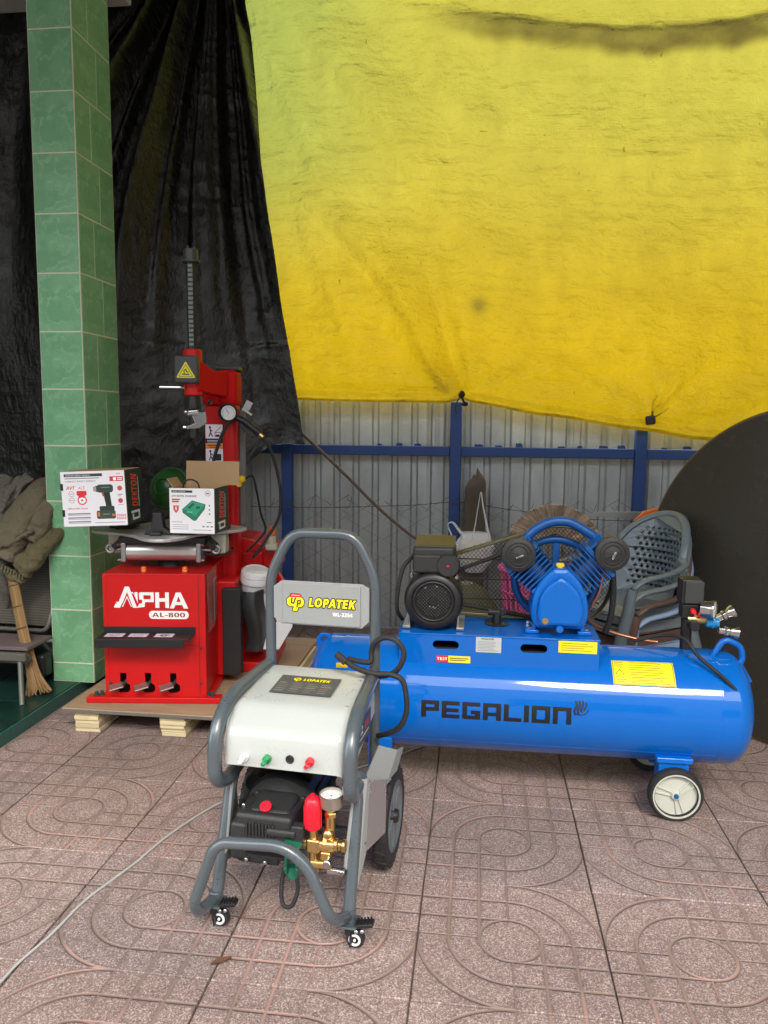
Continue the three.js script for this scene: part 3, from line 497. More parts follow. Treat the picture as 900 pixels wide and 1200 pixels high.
// ------------------------------------------------------------------ blue air compressor
{
  const A = [0.2, 0, -2.9], r = 0.208, ty = 0.36;
  const t = thing('air_compressor', 'bright blue belt driven air compressor with black lettering on its long tank', 'air compressor', A);
  const P = (name, g, m, o = {}) => part(name, g, m, t, { world: true, ...o });
  const head = (s) => Array.from({ length: 13 }, (_, i) => { const a = (i / 12) * Math.PI / 2; return [r * Math.pow(Math.sin(a), 0.75) || 0, s * ((s > 0 ? 0.72 : 0.745) + 0.088 * Math.cos(a))]; });
  const H = head(1), tankPts = [...head(-1), [r, -0.698], [r + 0.002, -0.69], [r, -0.682], [r, -0.676], [r, -0.67], [r, 0.653], [r, 0.659], [r, 0.665], [r + 0.002, 0.671], [r, 0.677], ...H.reverse()];
  P('tank', lathe(tankPts, 72, [0.2, ty, -2.9], FX, 0.9), BLUE);
  P('weld_seam', span(-0.42, 0.86, ty - 0.0015, ty + 0.0015, -2.9 + r - 0.002, -2.9 + r + 0.0008, 0).translate(-0.2, -ty, 2.9).rotateX(rad(38)).translate(0.2, ty, -2.9), BLUE);
  // stickers follow the tank; ang = degrees above level, seen from the front
  const wrap = (x0, x1, a0, a1, k = 0.0012) => grid(24, 12, (u, v) => { const a = rad(lerp(a0, a1, v)); return [lerp(x0, x1, u), ty + (r + k) * Math.sin(a), -2.9 + (r + k) * Math.cos(a)]; });
  const logo = print(1600, 256, (g, w, h) => {
    g.clearRect(0, 0, w, h); g.fillStyle = '#15171c';
    const B = 48, H0 = 34, H1 = 226, L = 176, gap = 26; let x = 20; const R = (a, b, c, d) => g.fillRect(a, b, c, d), m = (H0 + H1) / 2;
    R(x, H0, B, H1 - H0); R(x, H0, L, B - 4); R(x + L - B, H0, B, 112); R(x, H0 + 76, L, B - 6); x += L + gap; // P
    R(x, H0, L, B - 4); R(x, m - 19, L - 8, B - 4); R(x, H1 - B + 4, L, B - 4); R(x, H0, B, H1 - H0); x += L + gap; // E
    R(x, H0, L, B - 4); R(x, H0, B, H1 - H0); R(x, H1 - B + 4, L, B - 4); R(x + L - B, m - 6, B, H1 - m + 6); R(x + 84, m - 6, L - 84, B - 6); x += L + gap; // G
    R(x, H0, L, B - 4); R(x, H0, B, H1 - H0); R(x + L - B, H0, B, H1 - H0); R(x, m + 6, L, B - 8); x += L + gap; // A
    R(x, H0, B, H1 - H0); R(x, H1 - B + 4, L - 4, B - 4); x += L + gap - 8; // L
    R(x, H0, B, H1 - H0); x += B + gap; // I
    R(x, H0, L, B - 4); R(x, H1 - B + 4, L, B - 4); R(x, H0, B, H1 - H0); R(x + L - B, H0, B, H1 - H0); x += L + gap; // O
    R(x, H0, L, B - 4); R(x, H0, B, H1 - H0); R(x + L - B, H0, B, H1 - H0);
  });
  P('brand_lettering', wrap(-0.192, 0.396, -9.5, 13.5), decal(logo), { uv: true });
  const flame = print(256, 256, (g) => { g.clearRect(0, 0, 256, 256); g.strokeStyle = '#1b2433'; g.lineCap = 'round'; for (let i = 0; i < 4; i++) { g.lineWidth = 30 - i * 3; g.beginPath(); g.moveTo(60 + i * 40, 236 - i * 18); g.bezierCurveTo(10 + i * 50, 160, 110 + i * 34, 150, 66 + i * 46, 66 - i * 6 + (i === 3 ? 30 : 0)); g.stroke(); } g.lineWidth = 13; g.beginPath(); g.arc(128, 138, 108, 0.3, 2.6); g.stroke(); });
  P('flame_emblem', wrap(0.348, 0.414, 3, 21, 0.002), decal(flame), { uv: true });
  const lines = (g, x, y, w, n, dy, h) => { for (let i = 0; i < n; i++) g.fillRect(x, y + i * dy, w * (0.7 + 0.3 * hash(i, x | 0)), h); };
  P('warning_sticker', wrap(0.497, 0.712, 35, 62), flat(print(512, 300, (g, w, h) => { g.fillStyle = '#f5e21a'; g.fillRect(0, 0, w, h); g.fillStyle = '#8d8425'; lines(g, 150, 20, 340, 9, 31, 9); lines(g, 20, 20, 90, 3, 26, 10); g.strokeStyle = '#6b641c'; g.lineWidth = 6; g.beginPath(); g.moveTo(60, 120); g.lineTo(96, 180); g.lineTo(24, 180); g.closePath(); g.stroke(); g.fillRect(57, 138, 6, 22); g.fillRect(57, 166, 6, 6); lines(g, 24, 210, 90, 3, 26, 9); g.strokeRect(8, 8, w - 16, h - 16); })), { uv: true });
  P('small_sticker', plate(0.124, 0.026, [-0.074, 0.535, -2.7575]), flat(print(320, 80, (g, w, h) => { g.fillStyle = '#f0e23c'; g.fillRect(0, 0, w, h); g.fillStyle = '#d8232a'; g.fillRect(0, 0, 112, h); g.fillStyle = '#fff'; g.font = 'bold 46px sans-serif'; g.fillText('TEST', 4, 56); g.fillStyle = '#7a6a12'; g.fillRect(126, 24, 176, 12); g.fillRect(126, 46, 150, 12); })), { uv: true });
  // saddle over the tank
  const sl = (x, y) => Array.from({ length: 20 }, (_, i) => { const a = (i / 20) * Math.PI * 2, c = Math.cos(a), s = Math.sin(a); return [x + 0.03 * Math.sign(c) + 0.018 * c, y + 0.016 * s]; });
  P('saddle_front', ext(shapeOf([[-0.275, 0.492], [0.448, 0.492], [0.448, 0.622], [-0.275, 0.622]], [sl(-0.103, 0.587), sl(0.216, 0.587)]), 0.006, 0.001, M4([0, 0, -2.766])), BLUE);
  P('saddle_back', span(-0.275, 0.448, 0.49, 0.622, -3.07, -3.064, 0.001), BLUE);
  P('saddle_top', span(-0.278, 0.451, 0.622, 0.629, -3.072, -2.757, 0.002), BLUE);
  P('saddle_inside', span(-0.27, 0.44, 0.565, 0.572, -3.06, -2.775, 0.001), BLACK);
  P('data_plate', plate(0.092, 0.058, [0.053, 0.595, -2.7575], [0, 0, 0]), flat(print(256, 160, (g, w, h) => { g.fillStyle = '#c3c9c9'; g.fillRect(0, 0, w, h); g.fillStyle = '#23262c'; g.font = 'bold 26px sans-serif'; g.fillText('PEGALION', 52, 30); g.fillStyle = '#8b9294'; lines(g, 20, 48, 216, 7, 15, 5); }), { metalness: 0.3 }), { uv: true });
  P('notice_sticker', plate(0.136, 0.044, [0.371, 0.6, -2.7575], [0, 0, 0]), flat(print(320, 104, (g, w, h) => { g.fillStyle = '#f5e21a'; g.fillRect(0, 0, w, h); g.fillStyle = '#a89c20'; lines(g, 24, 18, 270, 4, 20, 8); })), { uv: true });
  // feet and wheels
  for (const [x, z] of [[0.718, -2.76], [0.718, -3.05]]) P('wheel_bracket', [box(0.105, 0.12, 0.075, [x, 0.16, z], 0.006), box(0.125, 0.02, 0.095, [x, 0.214, z], 0.004), span(x - 0.02, x + 0.02, 0.07, 0.13, z - 0.036, z + 0.036, 0.003)], BLUE);
  for (const z of [-2.705, -3.105]) {
    const s = z > -2.9 ? 1 : -1, w = part('wheel', lathe([[0.074, -0.019], [0.088, -0.021], [0.094, -0.014], [0.096, 0], [0.094, 0.014], [0.088, 0.021], [0.074, 0.019], [0.072, 0]], 48, [0, 0, 0], FZ), RUBBER, t, { at: [0.722 - A[0], 0.096, z - A[2]] });
    part('rim', [lathe([[0.0, -0.008], [0.073, -0.008], [0.075, -0.014], [0.081, -0.018], [0.081, 0.022], [0.076, 0.022], [0.072, 0.004], [0.0, 0.004]], 48, [0, 0, 0], [s * Math.PI / 2, 0, 0]), cyl(0.018, 0.016, 0.014, [0, 0, s * 0.01], FZ, 24), ...[40, 165, 285].flatMap((a) => [-1, 1].map((e) => box(0.056, 0.005, 0.008, [Math.cos(rad(a)) * 0.044 - Math.sin(rad(a)) * e * 0.009, Math.sin(rad(a)) * 0.042 + Math.cos(rad(a)) * e * 0.009, s * 0.006], 0.001, [0, 0, rad(a + e * 5)])))], GREYP, w);
    part('axle_nut', cyl(0.011, 0.008, 0.02, [0, 0, s * 0.014], [s * Math.PI / 2, 0, 0], 12), BLUE2, w);
  }
  for (const z of [-2.77, -3.04]) { P('caster_bracket', [box(0.09, 0.12, 0.07, [-0.34, 0.17, z], 0.006)], BLUE); const c = P('caster', [cyl(0.022, 0.022, 0.03, [-0.34, 0.1, z]), box(0.05, 0.06, 0.05, [-0.345, 0.07, z], 0.008)], BLACK); part('caster_wheel', cyl(0.035, 0.035, 0.026, [-0.355 - A[0], 0.036, z - A[2]], FZ), RUBBER, c); }
  P('carry_handle', pipe([[0.86, 0.55, -2.86], [0.905, 0.63, -2.86], [0.965, 0.60, -2.86], [0.972, 0.555, -2.86], [0.962, 0.535, -2.86], [1.0, 0.47, -2.86]], 0.011, 0.03), BLUE);
  P('lifting_lug', ext(shapeOf([[-0.03, -0.07], [0.05, -0.05], [0.035, 0.02], [0.02, 0.035], [-0.015, 0.035], [-0.03, 0.015]], [Array.from({ length: 12 }, (_, i) => [0.003 + 0.014 * Math.cos(i * 0.5236), 0.008 + 0.017 * Math.sin(i * 0.5236)])]), 0.014, 0.003, M4([-0.583, 0.54, -2.9])), BLUE);
  // electric motor
  const mx = -0.153, my = 0.742;
  const mo = P('motor', [cyl(0.088, 0.088, 0.24, [mx, my, -2.925], FZ, 40), ...Array.from({ length: 22 }, (_, i) => { const a = (i / 22) * Math.PI * 2; return box(0.006, 0.02, 0.2, [mx - Math.sin(a) * 0.093, my + Math.cos(a) * 0.093, -2.92], 0.001, [0, 0, a]); })], BLACK);
  const md = (n, g, m) => part(n, (Array.isArray(g) ? g : [g]).map((q) => q.translate(-A[0], -A[1], -A[2])), m, mo);
  md('fan_cover', lathe([[0.076, -0.035], [0.108, -0.035], [0.11, 0.0], [0.106, 0.022], [0.096, 0.032], [0.082, 0.034], [0.078, 0.03], [0.076, 0.0]], 56, [mx, my, -2.81], FZ), BLACK);
  const bars = []; for (let i = -8; i <= 8; i++) { const q = i * 0.0088, l = Math.sqrt(Math.max(0, 0.077 ** 2 - q * q)) * 2; for (const a of [45, -45]) bars.push(box(l, 0.0042, 0.003, [mx - Math.sin(rad(a)) * q, my + Math.cos(rad(a)) * q, -2.784 + (a > 0 ? 0.0012 : 0)], 0, [0, 0, rad(a)])); }
  md('fan_grille', [...bars, torus(0.072, 0.006, [mx, my, -2.783]), cyl(0.016, 0.016, 0.006, [mx, my, -2.782], FZ)], BLACK);
  md('fan_blades', [cyl(0.06, 0.06, 0.006, [mx, my, -2.80], FZ), ...Array.from({ length: 9 }, (_, i) => { const a = (i / 9) * Math.PI * 2; return box(0.05, 0.012, 0.012, [mx + Math.cos(a) * 0.04, my + Math.sin(a) * 0.04, -2.798], 0.002, [0.5, 0, a]); })], S({ color: C(0.5, 0.52, 0.52), roughness: 0.5 }));
  md('junction_box', [box(0.155, 0.10, 0.16, [mx - 0.002, 0.895, -2.87], 0.014), box(0.105, 0.07, 0.02, [mx - 0.025, 0.882, -2.792], 0.012)], CASTBLACK);
  md('box_lid', box(0.15, 0.012, 0.155, [mx, 0.952, -2.875], 0.004, [0.12, 0, 0]), S({ color: C(0.035, 0.034, 0.018), roughness: 0.4 }));  // yellowish light on the lid painted in as olive
  md('switch_cap', cyl(0.043, 0.04, 0.03, [mx + 0.052, 0.878, -2.788], FZ), CASTBLACK); md('red_button', cyl(0.005, 0.004, 0.006, [mx + 0.052, 0.878, -2.771], FZ, 12), REDP);
  for (const s of [-1, 1]) { md('motor_foot', [box(0.03, 0.012, 0.2, [mx + s * 0.1, 0.637, -2.9], 0.003), box(0.01, 0.05, 0.18, [mx + s * 0.092, 0.66, -2.9], 0.003)], STEEL); md('cover_screw', cyl(0.009, 0.008, 0.016, [mx + s * 0.083, my + 0.088, -2.815], FZ, 12), CHROME); }
  md('supply_cable', hose([[mx - 0.08, 0.90, -2.87], [mx - 0.115, 0.86, -2.85], [mx - 0.135, 0.78, -2.84], [mx - 0.14, 0.69, -2.85], [mx - 0.125, 0.64, -2.9]], 0.008), RUBBER);
  // V-twin pump
  const px = 0.306;
  const crank = new THREE.Shape(); crank.moveTo(-0.075, 0); crank.bezierCurveTo(-0.105, 0.02, -0.108, 0.06, -0.1, 0.1).bezierCurveTo(-0.092, 0.16, -0.05, 0.205, -0.025, 0.222).lineTo(0.025, 0.222).bezierCurveTo(0.05, 0.205, 0.092, 0.16, 0.1, 0.1).bezierCurveTo(0.108, 0.06, 0.105, 0.02, 0.075, 0).closePath();
  const pu = P('pump', [ext(crank, 0.14, 0.014, M4([px, 0.655, -2.93]))], BLUE);
  const pd = (n, g, m) => part(n, (Array.isArray(g) ? g : [g]).map((q) => q.translate(-A[0], -A[1], -A[2])), m, pu);
  const crank2 = new THREE.Shape(); crank2.moveTo(-0.06, 0.018); crank2.bezierCurveTo(-0.085, 0.03, -0.085, 0.07, -0.078, 0.1).bezierCurveTo(-0.07, 0.15, -0.035, 0.18, 0, 0.196).bezierCurveTo(0.035, 0.18, 0.07, 0.15, 0.078, 0.1).bezierCurveTo(0.085, 0.07, 0.085, 0.03, 0.06, 0.018).closePath();
  pd('crank_cover', ext(crank2, 0.03, 0.012, M4([px, 0.655, -2.796])), BLUE);
  pd('sight_glass', [cyl(0.021, 0.019, 0.016, [px - 0.052, 0.69, -2.775], FZ), cyl(0.02, 0.02, 0.03, [px - 0.052, 0.69, -2.79], FZ)], BLUE); pd('sight_lens', cyl(0.012, 0.012, 0.004, [px - 0.052, 0.69, -2.765], FZ, 20), BRASS);
  pd('drain_boss', cyl(0.015, 0.013, 0.05, [px, 0.662, -2.785], FZ), BLUE); pd('oil_cap', [box(0.03, 0.014, 0.02, [px, 0.886, -2.83], 0.004), cyl(0.012, 0.012, 0.02, [px, 0.874, -2.83])], YELLOWP);
  for (const s of [-1, 1]) pd('pump_foot', [box(0.05, 0.014, 0.1, [px + s * 0.095, 0.637, -2.86], 0.004), box(0.016, 0.06, 0.08, [px + s * 0.083, 0.662, -2.86], 0.005, [0, 0, s * 0.35])], BLUE);
  for (const s of [-1, 1]) for (const z of [-2.82, -2.9]) pd('foot_bolt', [cyl(0.008, 0.008, 0.012, [px + s * 0.103, 0.65, z], [0, 0, 0], 6)], CHROME);
  for (const s of [-1, 1]) { // cylinders lean outwards
    const a = s * rad(46), ux = Math.sin(a), uy = Math.cos(a), ox = px + s * 0.03, oy = 0.80, at = (d, w = 0) => [ox + ux * d + uy * w, oy + uy * d - ux * w, -2.87], R = [0, 0, -a];
    const g = [cyl(0.045, 0.045, 0.13, at(0.085), R)]; for (let i = 0; i < 6; i++) g.push(box(0.128 + i * 0.003, 0.0055, 0.125, at(0.055 + i * 0.0165), 0.001, R));
    pd('cylinder', g, BLUE2);
    const hd = [box(0.145, 0.018, 0.13, at(0.152), 0.004, R)]; for (let i = -3; i <= 3; i++) hd.push(box(0.008, 0.034, 0.12, at(0.175, i * 0.019), 0.002, R));
    pd('cylinder_head', hd, BLUE2);
    pd('cylinder_flange', box(0.12, 0.016, 0.12, at(0.035), 0.004, R), BLUE);
    const fx = s < 0 ? 0.153 : 0.483, fy = s < 0 ? 0.925 : 0.938;
    pd('air_filter', [lathe([[0, 0.022], [0.02, 0.022], [0.028, 0.018], [0.05, 0.02], [0.06, 0.014], [0.062, 0], [0.06, -0.022], [0.03, -0.026], [0, -0.026]], 44, [fx, fy, -2.8], FZ), torus(0.046, 0.003, [fx, fy, -2.781]), torus(0.034, 0.0025, [fx, fy, -2.781]), cyl(0.02, 0.02, 0.08, [fx, fy, -2.85], FZ)], CASTBLACK);
    pd('filter_nut', [cyl(0.009, 0.006, 0.014, [fx, fy - 0.003, -2.775], FZ, 8), box(0.03, 0.008, 0.006, [fx + 0.004, fy - 0.004, -2.774], 0.002, [0, 0, s < 0 ? 0.4 : 1.2])], CHROME);
  }
  pd('cross_pipe', sweep(corners([[px - 0.125, 0.955, -2.93], [px - 0.09, 1.0, -2.93], [px - 0.03, 1.034, -2.93], [px + 0.04, 1.036, -2.93], [px + 0.1, 1.0, -2.93], [px + 0.155, 0.965, -2.93]], 0.05), 0.018, 12), BLUE2);
  pd('pipe_flange', [box(0.05, 0.03, 0.05, [px + 0.15, 0.972, -2.93], 0.005, [0, 0, -0.7]), box(0.045, 0.03, 0.05, [px - 0.125, 0.958, -2.93], 0.005, [0, 0, 0.7])], BLUE2);
  const fw = [torus(0.155, 0.015, [px, 0.80, -3.0], [0, 0, 0], Math.PI * 2, 60), cyl(0.03, 0.03, 0.05, [px, 0.80, -3.0], FZ)]; for (let i = 0; i < 5; i++) { const a = rad(90 + 72 * i); fw.push(box(0.13, 0.026, 0.014, [px + Math.cos(a) * 0.085, 0.80 + Math.sin(a) * 0.085, -3.0], 0.004, [0, 0, a])); }
  pd('flywheel', fw, BLUE2);
  // belt, motor pulley and guard
  const tang = (s) => [[mx, my + s * 0.045, -3.01], [px, 0.80 + s * 0.17, -3.01]];
  for (const s of [1, -1]) P('drive_belt', sweep(tang(s).map((q) => V(...q)), 0.0075, 6), RUBBER);
  P('motor_pulley', [torus(0.038, 0.009, [mx, my, -3.01]), cyl(0.035, 0.035, 0.03, [mx, my, -3.01], FZ)], BLACK);
  const out = []; const c0 = [mx + 0.01, my + 0.01, 0.105], c1 = [px + 0.015, 0.80, 0.205], an = Math.atan2(c1[1] - c0[1], c1[0] - c0[0]), off = Math.acos((c0[2] - c1[2]) / Math.hypot(c1[0] - c0[0], c1[1] - c0[1]));
  for (let i = 0; i <= 20; i++) { const a = lerp(an + off, an + Math.PI * 2 - off, i / 20); out.push([c0[0] + Math.cos(a) * c0[2], Math.max(0.633, c0[1] + Math.sin(a) * c0[2])]); }
  for (let i = 0; i <= 34; i++) { const a = lerp(an - off, an + off, i / 34); out.push([c1[0] + Math.cos(a) * c1[2], Math.max(0.633, c1[1] + Math.sin(a) * c1[2])]); }
  const inside = (x, y) => { let c = false; for (let i = 0, j = out.length - 1; i < out.length; j = i++) if ((out[i][1] > y) !== (out[j][1] > y) && x < ((out[j][0] - out[i][0]) * (y - out[i][1])) / (out[j][1] - out[i][1]) + out[i][0]) c = !c; return c; };
  const mesh = []; const cw = 0.016, ch = 0.0095;
  for (let i = 0; i < 56; i++) for (let j = 0; j < 44; j++) { const x = -0.28 + i * cw + (j % 2) * cw / 2, y = 0.63 + j * ch; if (!inside(x, y)) continue; for (const s of [-1, 1]) mesh.push(box(0.0017, Math.hypot(cw / 2, ch) + 0.001, 0.0014, [x + s * cw / 4, y + ch / 2, -3.04], 0, [0, 0, -s * Math.atan2(cw / 2, ch)])); }
  P('guard_mesh', mesh, BLACK, { kind: 'stuff' });
  const olive = S({ color: C(0.05, 0.048, 0.012), roughness: 0.3, clearcoat: 0.5 });  // yellow light on the guard strip painted in as an olive tint
  const rim = out.map((q) => V(q[0], q[1], -3.025)); rim.push(rim[0].clone());
  P('guard_rim', [geo(sweep(rim, 0.008, 6, false)), grid(out.length, 1, (u, v) => { const q = out[Math.round(u * out.length) % out.length]; return [q[0], q[1], -3.045 + v * 0.05]; }, 0.002)], olive);
  P('guard_stay', [0.70, 0.78, 0.86].map((y) => span(mx + 0.03, px + 0.18, y - 0.002, y + 0.002, -3.048, -3.042, 0)), BLACK);
  P('drain_valve', [lathe([[0, 0], [0.045, 0], [0.046, 0.004], [0.03, 0.007], [0, 0.007]], 36, [0.085, 0.629, -2.93]), cyl(0.018, 0.016, 0.04, [0.085, 0.655, -2.93]), cyl(0.012, 0.012, 0.07, [0.085, 0.675, -2.93], FX), box(0.02, 0.03, 0.02, [0.105, 0.68, -2.925], 0.004)], BLACK);
  P('copper_pipe', hose([[0.455, 0.90, -2.93], [0.47, 0.85, -2.92], [0.463, 0.78, -2.91], [0.44, 0.72, -2.92], [0.43, 0.66, -2.95], [0.50, 0.61, -2.99], [0.62, 0.575, -3.0], [0.70, 0.57, -2.98]], 0.006), COPPER);
  P('delivery_hose', hose([[0.49, 0.93, -2.95], [0.51, 0.87, -2.95], [0.52, 0.76, -2.95], [0.515, 0.66, -2.96], [0.5, 0.60, -2.97]], 0.012), RUBBER);
  // pressure switch, gauge, outlets
  P('pressure_switch', [box(0.075, 0.095, 0.075, [0.79, 0.79, -2.92], 0.008), box(0.06, 0.055, 0.06, [0.79, 0.715, -2.92], 0.006), cyl(0.02, 0.02, 0.14, [0.785, 0.62, -2.92])], BLACK);
  P('switch_cover', box(0.066, 0.082, 0.006, [0.797, 0.79, -2.88], 0.003), DARKGREY);
  const ga = P('pressure_gauge', [lathe([[0, -0.022], [0.03, -0.022], [0.033, 0.015], [0.037, 0.018], [0.035, 0.024], [0.031, 0.02]], 40, [0.845, 0.732, -2.87], [Math.PI / 2, 0.0, -1.1])], CHROME);
  part('gauge_face', cyl(0.031, 0.031, 0.004, [0.845 - A[0] + 0.017, 0.732, 0.03 + 0.008], [Math.PI / 2, 0, -1.1]), WHITEP, ga);
  P('valve_body', [cyl(0.016, 0.016, 0.08, [0.82, 0.685, -2.9], FX), cyl(0.012, 0.012, 0.05, [0.81, 0.69, -2.9])], BRASS);
  P('safety_valve', cyl(0.02, 0.018, 0.026, [0.80, 0.668, -2.87], FZ), BLACK);
  P('red_knob', [ball(0.011, [0.82, 0.708, -2.88]), cyl(0.011, 0.009, 0.02, [0.795, 0.72, -2.875], FZ, 12)], REDP);
  P('valve_handle', [cyl(0.018, 0.018, 0.045, [0.868, 0.678, -2.89], FX, 20), torus(0.018, 0.005, [0.868, 0.678, -2.89], [0, Math.PI / 2, 0])], S({ color: C(0.01, 0.22, 0.5), roughness: 0.4 }));
  for (const [y, z, a] of [[0.70, -2.9, 0.5], [0.665, -2.87, -0.1]]) P('quick_coupler', lathe([[0, 0], [0.014, 0], [0.014, 0.02], [0.018, 0.024], [0.018, 0.034], [0.014, 0.038], [0.024, 0.062], [0.024, 0.068], [0.012, 0.064], [0, 0.06]], 28, [0.885, y - 0.01, z], [0, 0, -Math.PI / 2 + a]), CHROME);
  P('control_cable', hose([[0.60, 0.585, -2.93], [0.70, 0.62, -2.9], [0.76, 0.625, -2.84], [0.80, 0.575, -2.79], [0.87, 0.52, -2.745], [0.925, 0.465, -2.735], [0.962, 0.41, -2.75], [0.975, 0.35, -2.765]], 0.007), RUBBER);
}
// ------------------------------------------------------------------ pressure washer
{
  const t = thing('pressure_washer', 'grey tubular pressure washer on casters with a white cover and yellow lettering', 'pressure washer', [-0.49, 0, -2.12], -0.093);
  const P = (n, g, m, o) => part(n, g, m, t, o);
  P('push_handle', pipe([[-0.17, 0.13, -0.19], [-0.17, 0.92, -0.19], [-0.10, 1.055, -0.19], [0.105, 1.055, -0.19], [0.17, 0.92, -0.19], [0.17, 0.13, -0.19]], 0.0165, 0.05), GREY);
  for (const s of [-1, 1]) {
    P('side_frame', pipe([[s * 0.172, 0.632, -0.175], [s * 0.188, 0.622, 0.04], [s * 0.19, 0.60, 0.13], [s * 0.192, 0.54, 0.19], [s * 0.192, 0.415, 0.192], [s * 0.186, 0.385, 0.13], [s * 0.185, 0.40, 0.05]], 0.0205, 0.07), GREY);
    P('leg', pipe([[s * 0.178, 0.42, 0.06], [s * 0.188, 0.37, 0.09], [s * 0.192, 0.055, 0.2]], 0.0175, 0.03), s < 0 ? GREY : GREY);
    P('base_rail', pipe([[s * 0.19, 0.17, 0.16], [s * 0.175, 0.13, 0.0], [s * 0.17, 0.13, -0.19]], 0.013, 0.04), GREY);
    P('foot_plate', [box(0.055, 0.006, 0.06, [s * 0.194, 0.066, 0.205], 0.002), cyl(0.02, 0.02, 0.03, [s * 0.192, 0.08, 0.196])], GREY);
    const k = P('caster', [cyl(0.016, 0.02, 0.012, [s * 0.194, 0.056, 0.205]), box(0.034, 0.024, 0.026, [s * 0.194 + 0.008, 0.044, 0.207], 0.006), box(0.004, 0.03, 0.03, [s * 0.194 + 0.012, 0.03, 0.222], 0.001)], BLACK);
    part('wheel', lathe([[0.012, -0.011], [0.023, -0.011], [0.0255, -0.005], [0.0255, 0.005], [0.023, 0.011], [0.012, 0.011]], 28, [s * 0.194 + 0.02, 0.0255, 0.207], FZ), RUBBER, k);
    part('wheel_ring', [torus(0.0135, 0.0035, [s * 0.194 + 0.02, 0.0255, 0.219]), cyl(0.004, 0.004, 0.008, [s * 0.194 + 0.02, 0.0255, 0.22], FZ, 12)], WHITEP, k);
    part('brake_lever', [box(0.052, 0.012, 0.03, [s * 0.194 + 0.045, 0.072, 0.212], 0.004, [0, 0, 0.22]), ...[0, 1, 2, 3, 4].map((i) => box(0.005, 0.004, 0.03, [s * 0.194 + 0.026 + i * 0.009, 0.0755 + i * 0.0021, 0.212], 0.001, [0, 0, 0.22]))], BLACK, k);
    part('lever_pin', [0, 1].map((i) => cyl(0.0055, 0.0055, 0.008, [s * 0.194 + 0.026 + i * 0.016, 0.055 + i * 0.003, 0.226], FZ, 14)), CHROME, k);
  }
  P('bumper_bar', pipe([[-0.19, 0.075, 0.2], [-0.205, 0.085, 0.285], [-0.205, 0.125, 0.305], [-0.14, 0.305, 0.305], [0.05, 0.318, 0.305], [0.115, 0.27, 0.305], [0.172, 0.125, 0.3], [0.19, 0.085, 0.215]], 0.0155, 0.045), GREY);
  P('cross_bar', [pipe([[-0.18, 0.41, 0.05], [0.18, 0.41, 0.05]], 0.012), pipe([[-0.17, 0.15, -0.1], [0.17, 0.15, -0.1]], 0.012)], GREY);
  // cover: a bent sheet
  const pr = new THREE.CatmullRomCurve3(corners([[-0.178, 0.60, 0], [-0.178, 0.631, 0], [0.098, 0.609, 0], [0.174, 0.553, 0], [0.184, 0.463, 0]].map((q) => q), 0.022), false, 'catmullrom', 0).getPoints(60).map((p) => [p.x, p.y]);
  P('cover', [grid(40, 60, (u, v) => { const [z, y] = pr[Math.min(60, Math.round(v * 60))], e = Math.abs(u - 0.5) * 2, dr = 0.012 * Math.pow(e, 24); return [(u - 0.5) * 0.338, y - dr, z - dr * smoothstep(v, 0.5, 0.9)]; }, 0.003), span(-0.166, 0.166, 0.46, 0.48, 0.13, 0.18, 0.002)], COVER);
  for (const [x, z] of [[-0.148, -0.10], [0.143, -0.10], [-0.15, 0.075], [0.15, 0.075]]) P('cover_screw', cyl(0.0055, 0.0045, 0.004, [x, z < 0 ? 0.628 : 0.613, z], [0, 0, 0], 14), STEEL);
  const lpLogo = (g, x, y, k) => { // red cap over two joined yellow letters, black outline
    const path = () => { g.beginPath(); g.moveTo(x, y + 26 * k); g.lineTo(x + 14 * k, y + 12 * k); g.lineTo(x + 86 * k, y + 12 * k); g.lineTo(x + 100 * k, y + 30 * k); g.lineTo(x + 96 * k, y + 54 * k); g.lineTo(x + 82 * k, y + 66 * k); g.lineTo(x + 66 * k, y + 66 * k); g.lineTo(x + 60 * k, y + 88 * k); g.lineTo(x + 34 * k, y + 88 * k); g.lineTo(x + 40 * k, y + 64 * k); g.lineTo(x + 14 * k, y + 64 * k); g.lineTo(x, y + 50 * k); g.closePath(); };
    g.lineJoin = 'round'; g.strokeStyle = '#17170f'; g.lineWidth = 9 * k; path(); g.stroke(); g.fillStyle = '#f3e512'; path(); g.fill();
    g.strokeStyle = '#17170f'; g.lineWidth = 8 * k; g.beginPath(); g.moveTo(x + 30 * k, y + 14 * k); g.lineTo(x + 26 * k, y + 44 * k); g.lineTo(x + 40 * k, y + 46 * k); g.lineTo(x + 50 * k, y + 14 * k); g.stroke(); g.beginPath(); g.moveTo(x + 58 * k, y + 70 * k); g.lineTo(x + 64 * k, y + 30 * k); g.lineTo(x + 78 * k, y + 30 * k); g.lineTo(x + 76 * k, y + 48 * k); g.lineTo(x + 62 * k, y + 48 * k); g.stroke();
    g.fillStyle = '#c9232b'; g.beginPath(); g.moveTo(x + 14 * k, y + 10 * k); g.lineTo(x + 22 * k, y - 8 * k); g.lineTo(x + 76 * k, y - 8 * k); g.lineTo(x + 86 * k, y + 10 * k); g.closePath(); g.lineWidth = 4 * k; g.stroke(); g.fill();
    g.fillStyle = '#f0c9c9'; g.fillRect(x + 26 * k, y - 1 * k, 48 * k, 4 * k);
  };
  const word = (g, s, x, y, size, w) => { g.save(); g.font = 'bold ' + size + 'px sans-serif'; const k = w / g.measureText(s).width; g.translate(x, y); g.transform(k, 0, -0.16, 1, 0, 0); g.lineJoin = 'round'; g.strokeStyle = '#17170f'; g.lineWidth = size * 0.2; g.strokeText(s, 0, 0); g.fillStyle = '#f3e512'; g.fillText(s, 0, 0); g.lineWidth = size * 0.035; g.strokeStyle = '#f3e512'; g.strokeText(s, 0, 0); g.restore(); };
